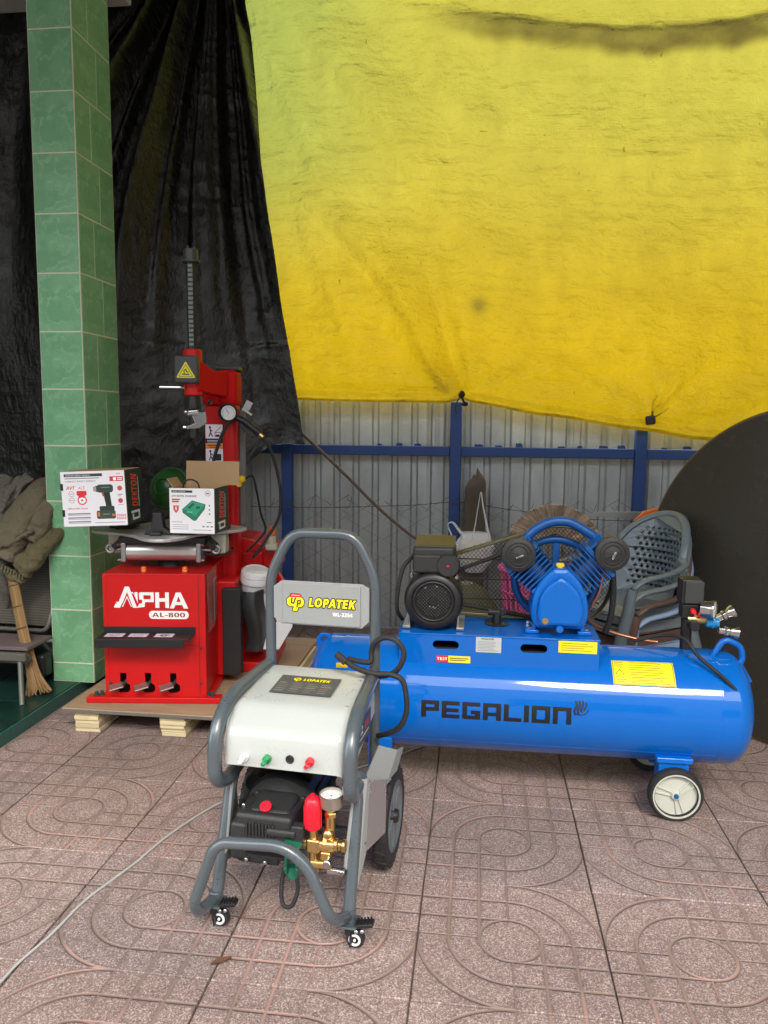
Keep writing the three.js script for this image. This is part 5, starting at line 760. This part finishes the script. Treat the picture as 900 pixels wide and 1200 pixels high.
  P('breaker_shovel', grid(16, 20, (u, v) => { const x = lerp(0.352, 0.47, u), y = lerp(0.135, 0.448, v), e = Math.max(0, Math.abs(u - 0.42) - 0.3) * 0.2; return [x + 0.012 * Math.sin(v * 5), y, -0.33 + 0.03 * Math.sin(u * 2.6) - 0.03 * Math.cos(v * 4) - e]; }, 0.012), paint(C(0.03, 0.034, 0.036), 0.45));
  P('shovel_guard', [ext(shapeOf([[0.448, 0.138], [0.53, 0.138], [0.598, 0.255], [0.598, 0.285], [0.52, 0.33], [0.448, 0.44]]), 0.012, 0.003, M4([0, 0, -0.37]))], WHITEP);
  P('parts_bag', grid(10, 24, (u, v) => [0.247 + 0.006 * ridged(u * 5, v * 9, 2), 0.31 + v * 0.28, -0.02 - u * (0.12 + 0.08 * v) - 0.03 * (1 - v)], 0.001), S({ color: C(0.97, 0.95, 0.94), roughness: 0.12, transmission: 0.92, thickness: 0, bumpMap: crinkle, bumpScale: 0.02, side: THREE.DoubleSide }), { uv: true });
  P('bead_lever', [box(0.008, 0.22, 0.035, [0.262, 0.45, -0.13], 0.003, [0.25, 0, -0.06])], S({ color: C(0.2, 0.19, 0.18), metalness: 0.6, roughness: 0.5 }));
  P('air_regulator', [cyl(0.022, 0.022, 0.06, [0.47, 0.655, -0.55]), box(0.06, 0.035, 0.05, [0.47, 0.63, -0.55], 0.008)], CREAM); P('regulator_cap', cyl(0.02, 0.018, 0.045, [0.475, 0.715, -0.55]), ORANGEP);
  P('yellow_fitting', [ball(0.02, [0.333, 0.985, -0.47]), cyl(0.013, 0.013, 0.04, [0.325, 0.96, -0.45], FZ, 12)], YELLOWP);
  P('air_hose', hose([[0.34, 0.98, -0.48], [0.38, 1.0, -0.5], [0.40, 0.92, -0.52], [0.42, 0.8, -0.53], [0.44, 0.72, -0.54], [0.40, 0.66, -0.5], [0.36, 0.62, -0.45]], 0.006), RUBBER);
  P('air_hose', hose([[0.20, 0.665, -0.14], [0.28, 0.65, -0.16], [0.33, 0.66, -0.25], [0.30, 0.655, -0.35]], 0.005), RUBBER);
  P('side_strip', span(0.318, 0.345, 0.75, 1.33, -0.54, -0.5, 0.004), S({ color: C(0.17, 0.17, 0.16), roughness: 0.6 }));

  // loose things on and around the machine (placed in the machine's frame)
  const W = (x, y, z) => { const c = Math.cos(0.13), s = Math.sin(0.13); return [-1.45 + c * x + s * z, 0.12 + y, -3.24 - s * x + c * z]; };
  const gun = thing('tyre_inflator', 'black tyre inflator gun with round dial gauge hooked on the red column', 'tyre inflator', W(0.30, 1.30, -0.39), 0.13);
  part('dial_body', lathe([[0, -0.02], [0.04, -0.02], [0.046, -0.012], [0.046, 0.012], [0.041, 0.02], [0.036, 0.014], [0, 0.013]], 40, [-0.012, 0.015, 0.02], [Math.PI / 2, 0, -0.35]), RUBBER, gun);
  part('dial_face', geo(new THREE.CircleGeometry(0.035, 36), M4([-0.007, 0.015, 0.035], [0, 0.35, 0])), flat(print(200, 200, (g) => { g.fillStyle = '#d9dad8'; g.fillRect(0, 0, 200, 200); g.translate(100, 100); g.fillStyle = '#333'; for (let i = 0; i < 22; i++) { g.save(); g.rotate(rad(-125 + i * 12)); g.fillRect(-2, -88, 4, 16); g.restore(); } g.save(); g.rotate(rad(-30)); g.fillRect(-3, -66, 6, 80); g.restore(); })), gun, { uv: true });
  part('grip', [pipe([[0.0, 0.0, 0], [0.06, -0.02, 0.01], [0.14, -0.085, 0.01]], 0.017, 0.03), box(0.02, 0.09, 0.02, [0.075, -0.07, 0.012], 0.005, [0, 0, 0.75])], BLACK, gun);
  part('trigger', box(0.06, 0.012, 0.025, [0.08, 0.02, 0.01], 0.004, [0, 0, -0.6]), STEEL, gun);
  part('hanger', [box(0.035, 0.06, 0.004, [0.075, 0.045, -0.02], 0.002, [0, 0, -0.5])], STEEL, gun);
  part('hose', hose([[0.0, -0.02, 0.02], [-0.02, -0.06, 0.05], [-0.055, -0.15, 0.07], [-0.08, -0.24, 0.07], [-0.09, -0.31, 0.05]], 0.0085), RUBBER, gun);
  part('hose', hose([[0.14, -0.085, 0.01], [0.18, -0.14, 0.0], [0.215, -0.25, -0.02], [0.235, -0.38, -0.03], [0.225, -0.50, -0.03], [0.17, -0.60, -0.02], [0.13, -0.66, 0.0], [0.10, -0.70, 0.0]], 0.0075), RUBBER, gun);
  part('brass_end', cyl(0.009, 0.009, 0.03, [0.145, -0.092, 0.01], [0, 0, 0.9], 12), BRASS, gun);
  const jar = thing('white_jar', 'white plastic paste jar with a ridged lid behind the black breaker pad', 'jar', W(0.395, 0.37, -0.42), 0.13);
  jar.rotation.order = 'YXZ'; jar.rotation.z = -0.12; jar.rotation.x = 0.2;
  part('jar_body', lathe([[0, 0], [0.058, 0], [0.062, 0.006], [0.066, 0.11], [0, 0.11]], 40), WHITEP, jar);
  part('lid', lathe([[0, 0.172], [0.068, 0.172], [0.073, 0.168], [0.076, 0.15], [0.073, 0.145], [0.076, 0.138], [0.074, 0.112], [0.07, 0.108], [0, 0.108]], 48), WHITEP, jar);
  part('lid_recess', torus(0.058, 0.005, [0, 0.173, 0], FZ), WHITEP, jar);
  part('wire_handle', hose([[-0.072, 0.10, 0], [-0.05, 0.075, 0.055], [0, 0.065, 0.075], [0.05, 0.075, 0.055], [0.072, 0.10, 0]], 0.0022, 6), STEEL, jar);

  // printed cartons
  const head = (g, x, y, w) => { g.fillStyle = '#2c3a33'; g.fillRect(x, y, w, 40); g.fillStyle = '#cfd6d1'; g.font = 'bold 26px sans-serif'; };
  const dek = (g, w, h) => { g.fillStyle = '#2a3d32'; g.fillRect(0, 0, w, h); g.save(); g.translate(w * 0.68, h * 0.72); g.rotate(-Math.PI / 2); g.font = 'italic bold 100px sans-serif'; const k = (h * 0.62) / g.measureText('DEKTON').width; g.scale(k, 2.5); g.fillStyle = '#f2552f'; g.fillText('DEKTON', 0, 0); g.restore(); g.fillStyle = '#e8e6e0'; g.fillRect(w * 0.74, h * 0.16, 16, h * 0.56); g.fillRect(w * 0.24, h * 0.77, w * 0.52, 34); g.fillRect(w * 0.66, h * 0.77, 52, h * 0.17); g.fillRect(w * 0.3, h * 0.9, w * 0.4, 32); g.fillRect(w * 0.3, h * 0.83, 46, h * 0.1); };
  const c1 = thing('power_tool_box', 'printed carton picturing a cordless impact wrench, tipped on the turntable edge', 'carton', W(-0.212, 0.812, -0.04), 0.08);
  c1.rotation.order = 'YXZ'; c1.rotation.z = 0.045;
  part('carton_body', span(-0.143, 0.143, 0, 0.243, -0.115, 0.085, 0.002), KRAFT, c1);
  part('front_print', plate(0.284, 0.241, [0, 0.1215, 0.0857]), flat(print(900, 764, (g, w, h) => {
    g.fillStyle = '#ecebf0'; g.fillRect(0, 0, w, h); head(g, 50, 34, 540); g.fillText('CORDLESS IMPACT WRENCH', 70, 64); g.fillStyle = '#55585c'; g.fillRect(60, 92, 480, 10); g.font = '34px sans-serif'; g.fillText('COMPACT IMPACT WRENCH', 62, 150); g.fillStyle = '#cf3b3f'; g.font = 'bold 30px sans-serif'; g.fillText('21V', 790, 58); g.fillRect(690, 82, 190, 66); g.fillStyle = '#fff'; g.fillRect(740, 94, 40, 44); g.fillRect(796, 100, 70, 12); g.fillRect(796, 122, 70, 10);
    g.fillStyle = '#d8402f'; g.font = 'italic bold 66px sans-serif'; g.fillText('AVT', 66, 250); g.font = 'italic 54px sans-serif'; g.fillText('ACE', 236, 248); g.lineWidth = 7; g.strokeStyle = '#c98f93'; for (const y of [310, 400]) { g.beginPath(); g.arc(138, y, 36, 0, 7); g.stroke(); g.fillStyle = '#c98f93'; g.fillRect(116, y - 5, 44, 10); } g.fillStyle = '#d9303c'; g.beginPath(); g.roundRect(212, 270, 140, 66, 18); g.fill(); g.fillRect(236, 330, 90, 40); g.lineWidth = 16; g.strokeStyle = '#d9303c'; g.beginPath(); g.arc(284, 400, 58, 0, 7); g.stroke(); g.fillStyle = '#fff'; g.beginPath(); g.arc(284, 400, 40, 0, 7); g.fill(); g.fillStyle = '#d9303c'; g.fillRect(268, 388, 30, 26);
    g.fillStyle = '#c2474c'; g.font = 'bold 30px sans-serif'; g.fillText('350N.m Max Torque', 66, 526); g.fillStyle = '#6b6d70'; for (let i = 0; i < 3; i++) { g.fillRect(66, 580 + i * 56, 320, 15); g.fillRect(66, 604 + i * 56, 320, 6); }
    g.fillStyle = '#33443a'; g.beginPath(); g.roundRect(500, 190, 230, 112, 40); g.fill(); g.fillRect(480, 206, 60, 84); g.fillStyle = '#9aa09c'; g.fillRect(450, 216, 42, 66); g.fillStyle = '#1e2a24'; g.beginPath(); g.moveTo(586, 300); g.lineTo(680, 300); g.lineTo(696, 500); g.lineTo(616, 500); g.closePath(); g.fill(); g.fillStyle = '#c0392f'; g.beginPath(); g.moveTo(560, 304); g.lineTo(594, 304); g.lineTo(600, 360); g.lineTo(576, 350); g.fill(); g.fillStyle = '#2b3931'; g.beginPath(); g.roundRect(520, 490, 210, 70, 20); g.fill(); g.fillStyle = '#3a4a40'; g.beginPath(); g.roundRect(474, 552, 268, 116, 24); g.fill(); g.fillStyle = '#c9743a'; g.fillRect(486, 574, 34, 60); g.fillRect(690, 600, 40, 34); g.fillStyle = '#7a8a80'; g.fillRect(560, 226, 120, 12); g.fillRect(560, 596, 100, 14);
    g.fillStyle = '#c9474c'; for (const y of [246, 420]) { g.beginPath(); g.arc(824, y, 34, 0, 7); g.fill(); } g.fillStyle = '#9a9da0'; g.fillRect(790, 328, 70, 12); g.fillRect(790, 350, 50, 8); g.fillRect(790, 470, 70, 8); g.strokeStyle = '#d3606a'; g.lineWidth = 8; g.strokeRect(760, 612, 120, 62); g.fillStyle = '#d3606a'; g.fillRect(774, 626, 90, 10); g.fillRect(774, 648, 90, 10); g.fillStyle = '#8a8c90'; g.fillRect(440, 716, 420, 8); })), c1, { uv: true });
  part('side_print', plate(0.198, 0.241, [0.1437, 0.1215, -0.015], [0, Math.PI / 2, 0]), flat(print(512, 734, (g, w, h) => dek(g, w, h))), c1, { uv: true });
  for (const y of [0.175, 0.06]) part('box_tab', box(0.012, 0.03, 0.004, [-0.139, y, 0.0855], 0.001), BLACK, c1);
  const c2 = thing('charger_box', 'open printed carton picturing a green battery charger, brown flap raised', 'carton', W(0.203, 0.776, -0.08), 0.02);
  part('carton_body', [span(-0.103, 0.103, 0, 0.004, -0.116, 0.076, 0), span(-0.103, 0.103, 0, 0.203, 0.076, 0.08, 0), span(-0.103, 0.103, 0, 0.203, -0.12, -0.116, 0), span(-0.103, -0.099, 0, 0.203, -0.116, 0.076, 0), span(0.099, 0.103, 0, 0.203, -0.116, 0.076, 0)], KRAFT, c2);
  part('lid_flap', [box(0.255, 0.11, 0.003, [0.03, 0.258, -0.124], 0, [-0.08, 0, 0.0]), box(0.003, 0.05, 0.12, [-0.11, 0.22, -0.01], 0, [0, 0, 0.6])], KRAFT, c2);
  part('front_print', plate(0.204, 0.201, [0, 0.1015, 0.0808]), flat(print(768, 756, (g, w, h) => {
    g.fillStyle = '#ecebee'; g.fillRect(0, 0, w, h); head(g, 36, 34, 360); g.fillText('MODEL CHARGER', 56, 64); g.fillStyle = '#33373a'; g.font = 'bold 44px sans-serif'; g.fillText('21V RAPID CHARGER', 36, 146); g.strokeStyle = '#8b8e90'; g.lineWidth = 8; g.beginPath(); g.arc(660, 80, 44, 0, 7); g.stroke(); g.fillStyle = '#5e6265'; g.fillRect(636, 70, 48, 22);
    g.fillStyle = '#cf4a4e'; g.fillRect(40, 176, 140, 26); g.fillRect(40, 210, 120, 30); g.beginPath(); g.moveTo(60, 290); g.lineTo(160, 290); g.lineTo(154, 370); g.lineTo(110, 420); g.lineTo(66, 370); g.fill(); g.fillStyle = '#f0d9d9'; g.fillRect(98, 310, 24, 60);
    g.fillStyle = '#1f7a5a'; g.beginPath(); g.moveTo(216, 350); g.lineTo(390, 200); g.lineTo(620, 262); g.lineTo(608, 340); g.lineTo(452, 540); g.lineTo(408, 544); g.lineTo(222, 410); g.closePath(); g.fill(); g.fillStyle = '#2b9a74'; g.beginPath(); g.moveTo(240, 346); g.lineTo(394, 218); g.lineTo(600, 268); g.lineTo(440, 470); g.closePath(); g.fill(); g.fillStyle = '#165a43'; g.beginPath(); g.moveTo(300, 330); g.lineTo(400, 246); g.lineTo(440, 258); g.lineTo(350, 344); g.fill(); g.fillRect(456, 300, 70, 40); g.fillStyle = '#8fd0b8'; g.fillRect(300, 392, 90, 12);
    g.fillStyle = '#cf6a6e'; g.font = 'bold 32px sans-serif'; g.fillText('EUR 2 PLUG', 40, 580); g.fillStyle = '#b3b5b8'; for (let i = 0; i < 3; i++) g.fillRect(40, 610 + i * 34, 280, 12); g.fillStyle = '#7d8084'; for (const y of [270, 340, 410]) g.fillRect(672, y, 26, 26); g.fillRect(640, 560, 80, 14); for (const x of [560, 630, 700]) g.fillRect(x, 626, 40, 24); g.fillRect(400, 694, 320, 8); })), c2, { uv: true });
  part('side_print', plate(0.194, 0.201, [0.1037, 0.1015, -0.02], [0, Math.PI / 2, 0]), flat(print(512, 650, (g, w, h) => dek(g, w, h))), c2, { uv: true });
  part('charger_lead', hose([[-0.07, 0.19, 0.0], [-0.06, 0.225, 0.0], [-0.03, 0.235, 0.0], [0.0, 0.22, 0.0], [0.01, 0.19, 0.0]], 0.004, 6), BLACK, c2);
  const lid = thing('green_bowl', 'dark green plastic bowl standing on edge between the two cartons', 'bowl', W(0.025, 0.955, -0.24), 0.13);
  part('bowl_shell', geo(lathe([[0, 0.05], [0.05, 0.045], [0.085, 0.025], [0.1, -0.01], [0.106, -0.012], [0.102, -0.02], [0.09, 0.015], [0.05, 0.036], [0, 0.041]], 40), M4([0, 0, 0], [1.25, 0.2, 0.3], [1, 1, 1])), S({ color: C(0.008, 0.05, 0.008), roughness: 0.35, roughnessMap: roughTex }), lid);
  part('bowl_foot', geo(torus(0.04, 0.004, [0, 0.05, 0], FZ), M4([0, 0, 0], [1.25, 0.2, 0.3])), S({ color: C(0.008, 0.05, 0.008), roughness: 0.35 }), lid);
}
// ------------------------------------------------------------------ porch corner: folding lounger with jackets, broom
{
  const weave = tex(256, 256, (u, v) => { const k = 0.75 + 0.2 * Math.sin(v * Math.PI * 2 * 26) + 0.1 * Math.sin(u * Math.PI * 2 * 60), n = 0.85 + 0.3 * fbm(u * 6, v * 6, 3, 6); return [0.165 * k * n, 0.15 * k * n, 0.125 * k * n]; }, true, 2);
  const l = thing('folding_lounger', 'old folding lounge chair with striped woven back, jackets thrown over it', 'lounge chair', [-2.42, 0.06, -3.45]);
  const P = (n, g, m, o) => part(n, g, m, l, { world: true, ...o });
  P('backrest', grid(20, 20, (u, v) => { const y = lerp(0.345, 0.98, v); return [lerp(-2.80, -2.165, u) - 0.01 * v, y, -3.6 - 0.28 * v + 0.02 * Math.sin(u * Math.PI) * -1]; }, 0.012), S({ color: C(1, 1, 1), map: weave, roughness: 0.85, bumpMap: castTex, bumpScale: 0.003 }), { uv: true });
  P('back_frame', pipe([[-2.82, 1.0, -3.88], [-2.82, 0.33, -3.6], [-2.16, 0.325, -3.58], [-2.145, 0.40, -3.6], [-2.15, 1.0, -3.88]], 0.011, 0.04), S({ color: C(0.16, 0.16, 0.145), metalness: 0.4, roughness: 0.5 }));
  P('seat_board', [span(-2.85, -2.13, 0.285, 0.305, -3.58, -3.36, 0.005)], S({ color: C(0.16, 0.12, 0.125), roughness: 0.6, map: dustTex }));
  P('seat_edge', [span(-2.85, -2.125, 0.24, 0.282, -3.36, -3.33, 0.008), span(-2.85, -2.13, 0.225, 0.25, -3.40, -3.35, 0.006)], S({ color: C(0.11, 0.105, 0.09), roughness: 0.75, map: dustTex }));
  const tube = S({ color: C(0.13, 0.14, 0.125), metalness: 0.2, roughness: 0.5, map: dustTex });
  P('leg', pipe([[-2.17, 0.265, -3.36], [-2.10, 0.06, -3.25]], 0.012), tube); P('leg', pipe([[-2.78, 0.265, -3.36], [-2.84, 0.06, -3.25]], 0.012), tube);
  P('leg', pipe([[-2.17, 0.27, -3.55], [-2.14, 0.06, -3.78]], 0.012), tube); P('leg', pipe([[-2.78, 0.27, -3.55], [-2.8, 0.06, -3.78]], 0.012), tube);
  P('dark_pouch', box(0.14, 0.12, 0.08, [-2.19, 0.17, -3.52], 0.02), BLACK);
  // garments: thick folded cloth
  const cloth = (r, g, b) => S({ color: C(r, g, b), roughness: 0.95, map: dustTex, bumpMap: crinkle, bumpScale: 0.03, sheen: 0.3, sheenColor: C(0.5, 0.5, 0.45) });
  const limb = (pts, r0, r1, k, fl = 0.62) => { const c = new THREE.CatmullRomCurve3(pts.map((p) => V(...p))).getPoints(64), g = sweep(c, (t) => lerp(r0, r1, t), 44, true, fl), p = g.attributes.position, n = g.attributes.normal; for (let i = 0; i < p.count; i++) { const d = 0.032 * (ridged(p.getX(i) * 10 + k, p.getY(i) * 13 + p.getZ(i) * 4 + p.getX(i) * 7, 3) - 0.6) + 0.006 * (fbm(p.getX(i) * 40, p.getY(i) * 40, 2) - 0.5); p.setXYZ(i, p.getX(i) + n.getX(i) * d, p.getY(i) + n.getY(i) * d, p.getZ(i) + n.getZ(i) * d); } g.computeVertexNormals(); return g; };
  const KH = cloth(0.165, 0.14, 0.088), KH2 = cloth(0.135, 0.118, 0.06), GY = cloth(0.15, 0.135, 0.11);
  const a = thing('khaki_jacket', 'pale khaki work jacket slung over the lounge chair, hem stitching showing', 'jacket', [-2.25, 0.85, -3.62]);
  part('jacket_body', [limb([[-2.12, 1.03, -3.80], [-2.19, 1.05, -3.72], [-2.25, 0.96, -3.62], [-2.30, 0.84, -3.57], [-2.36, 0.74, -3.56]], 0.06, 0.125, 1), limb([[-2.10, 1.07, -3.82], [-2.15, 1.0, -3.68], [-2.19, 0.90, -3.60], [-2.24, 0.82, -3.575]], 0.055, 0.10, 5)], KH, a, { world: true });
  part('pocket_flap', limb([[-2.17, 1.04, -3.665], [-2.145, 1.0, -3.63], [-2.10, 0.985, -3.63]], 0.008, 0.024, 3, 0.4), KH2, a, { world: true });
  part('hem', limb([[-2.44, 0.735, -3.47], [-2.34, 0.762, -3.462], [-2.25, 0.80, -3.475], [-2.17, 0.85, -3.50]], 0.014, 0.014, 2, 0.5), KH, a, { world: true });
  const b = thing('olive_trousers', 'olive cotton trousers with a ribbed cuff hanging below the khaki jacket', 'trousers', [-2.2, 0.72, -3.58]);
  part('trouser_leg', limb([[-2.09, 0.88, -3.70], [-2.14, 0.80, -3.60], [-2.20, 0.715, -3.545], [-2.255, 0.655, -3.53]], 0.075, 0.082, 9), KH2, b, { world: true });
  part('cuff', [limb([[-2.315, 0.665, -3.50], [-2.275, 0.625, -3.49], [-2.215, 0.61, -3.495]], 0.024, 0.026, 4), ...Array.from({ length: 8 }, (_, i) => hose([[-2.31 + i * 0.014, 0.685 - i * 0.008, -3.475], [-2.318 + i * 0.016, 0.645 - i * 0.005, -3.468]], 0.005, 6, 4))], KH2, b, { world: true });
  const c = thing('grey_shirt', 'grey striped shirt bundled on the lounge chair by a red scrap of cloth', 'shirt', [-2.42, 0.95, -3.7]);
  part('shirt_body', [limb([[-2.34, 1.08, -3.78], [-2.40, 1.02, -3.70], [-2.44, 0.92, -3.66], [-2.47, 0.8, -3.64]], 0.05, 0.09, 13), limb([[-2.5, 1.09, -3.8], [-2.5, 0.98, -3.72], [-2.5, 0.8, -3.68]], 0.06, 0.09, 17)], GY, c, { world: true });
  part('collar', [limb([[-2.30, 1.085, -3.74], [-2.335, 1.05, -3.69], [-2.35, 0.985, -3.66]], 0.014, 0.02, 23), limb([[-2.36, 1.09, -3.72], [-2.38, 1.0, -3.63], [-2.40, 0.93, -3.61]], 0.012, 0.018, 27)], GY, c, { world: true });
  const rc = thing('red_cloth', 'small dark red scrap of cloth showing between the grey shirt and khaki jacket', 'cloth', [-2.29, 1.0, -3.68]);
  part('cloth_fold', limb([[-2.235, 1.085, -3.74], [-2.27, 1.02, -3.67], [-2.305, 0.955, -3.63]], 0.028, 0.036, 31, 0.5), cloth(0.26, 0.012, 0.018), rc, { world: true });
  const d = thing('grey_trousers', 'dark grey trouser leg dangling from the lounge chair beside the broom handle', 'trousers', [-2.36, 0.6, -3.55]);
  part('trouser_leg', limb([[-2.36, 0.72, -3.60], [-2.36, 0.62, -3.56], [-2.35, 0.53, -3.555], [-2.345, 0.45, -3.555]], 0.055, 0.018, 37), cloth(0.10, 0.09, 0.075), d, { world: true });
  // broom: sticks bound together, flared at the bottom
  const br = thing('stick_broom', 'bound straw stick broom leaning head down against the green pillar', 'broom', [-2.16, 0.06, -3.42]);
  const strawC = [[0.30, 0.185, 0.075], [0.25, 0.15, 0.06], [0.34, 0.22, 0.10], [0.21, 0.125, 0.05]].map((k) => S({ color: C(...k), roughness: 0.85, map: dustTex }));
  const ax = [V(-2.285, 0.645, -3.5), V(-2.215, 0.37, -3.46), V(-2.145, 0.17, -3.42), V(-2.10, 0.062, -3.39)];
  const curve = new THREE.CatmullRomCurve3(ax), rad0 = (t) => t < 0.62 ? 0.019 + 0.008 * t : 0.024 + 0.17 * (t - 0.62) * (t - 0.62) + 0.035 * (t - 0.62);
  for (let q = 0; q < 4; q++) {
    const gs = [];
    for (let i = 0; i < 48; i++) { const th = rr(0, 6.283), rk = Math.sqrt(rnd()), e = rr(0.86, 1.0), s0 = rr(0, 0.05), pts = []; for (let k = 0; k <= 9; k++) { const t = lerp(s0, e, k / 9), c0 = curve.getPoint(t), r = rad0(t) * rk; pts.push(V(c0.x + Math.cos(th) * r * 1.15, Math.max(0.063, c0.y + 0.25 * Math.cos(th) * r), c0.z + Math.sin(th) * r * 0.8)); } gs.push(sweep(pts, (t) => 0.0042 - 0.0022 * t, 5)); }
    part('straw', gs, strawC[q], br, { world: true, kind: 'stuff' });
  }
  for (const t of [0.08, 0.2, 0.33]) { const c0 = curve.getPoint(t), tg = curve.getTangent(t), q = new THREE.Quaternion().setFromUnitVectors(V(0, 0, 1), tg), g = new THREE.TorusGeometry(rad0(t) + 0.003, 0.0035, 6, 24); g.applyQuaternion(q).translate(c0.x, c0.y, c0.z); part('binding', g, strawC[3], br, { world: true }); }
  { const c0 = curve.getPoint(0.47), tg = curve.getTangent(0.47), q = new THREE.Quaternion().setFromUnitVectors(V(0, 0, 1), tg), gs = [0, 0.008].map((o) => new THREE.TorusGeometry(rad0(0.47) + 0.003, 0.006, 8, 26).applyQuaternion(q).translate(c0.x + tg.x * o, c0.y + tg.y * o, c0.z + tg.z * o)); gs.push(hose([[c0.x - 0.02, c0.y, c0.z + 0.025], [c0.x - 0.032, c0.y - 0.02, c0.z + 0.025], [c0.x - 0.026, c0.y - 0.045, c0.z + 0.02]], 0.004, 6)); part('string_tie', gs, S({ color: C(0.6, 0.58, 0.5), roughness: 0.9 }), br, { world: true }); }
}
// ------------------------------------------------------------------ on the pavement
{
  const w = thing('floor_cable', 'thin pale grey cable snaking over the paving tiles to the pressure washer', 'cable', [-1.1, 0, -2]);
  part('cable_run', hose([[-1.16, 0.004, -1.45], [-1.15, 0.004, -1.634], [-1.147, 0.004, -1.702], [-1.124, 0.004, -1.822], [-1.108, 0.004, -1.976], [-1.075, 0.004, -2.09], [-1.047, 0.004, -2.184], [-1.006, 0.004, -2.359], [-0.906, 0.004, -2.594], [-0.72, 0.004, -2.8], [-0.45, 0.004, -2.95], [-0.2, 0.004, -3.2]], 0.0038, 7), S({ color: C(0.42, 0.42, 0.42), roughness: 0.5, map: dustTex }), w, { world: true });
  const k = thing('black_lead', 'short black lead lying on the ground near the fence foot', 'cable', [-0.95, 0, -4.5]);
  part('lead_run', hose([[-1.3, 0.124, -4.2], [-1.15, 0.124, -4.3], [-1.0, 0.05, -4.45], [-0.9, 0.008, -4.55], [-0.75, 0.006, -4.6]], 0.007, 7), RUBBER, k, { world: true });
  const lf = thing('dry_leaf', 'curled brown dry leaf on the paving before the casters', 'leaf', [-0.63, 0.003, -1.78], 0.6);
  part('leaf_blade', grid(8, 6, (u, v) => { const w0 = Math.sin(u * Math.PI) * 0.010; return [(u - 0.5) * 0.055, 0.003 + 0.006 * (2 * v - 1) ** 2, (v - 0.5) * 2 * w0]; }, 0.0008), S({ color: C(0.10, 0.045, 0.02), roughness: 0.9 }), lf);
}
renderer.render(scene, camera);
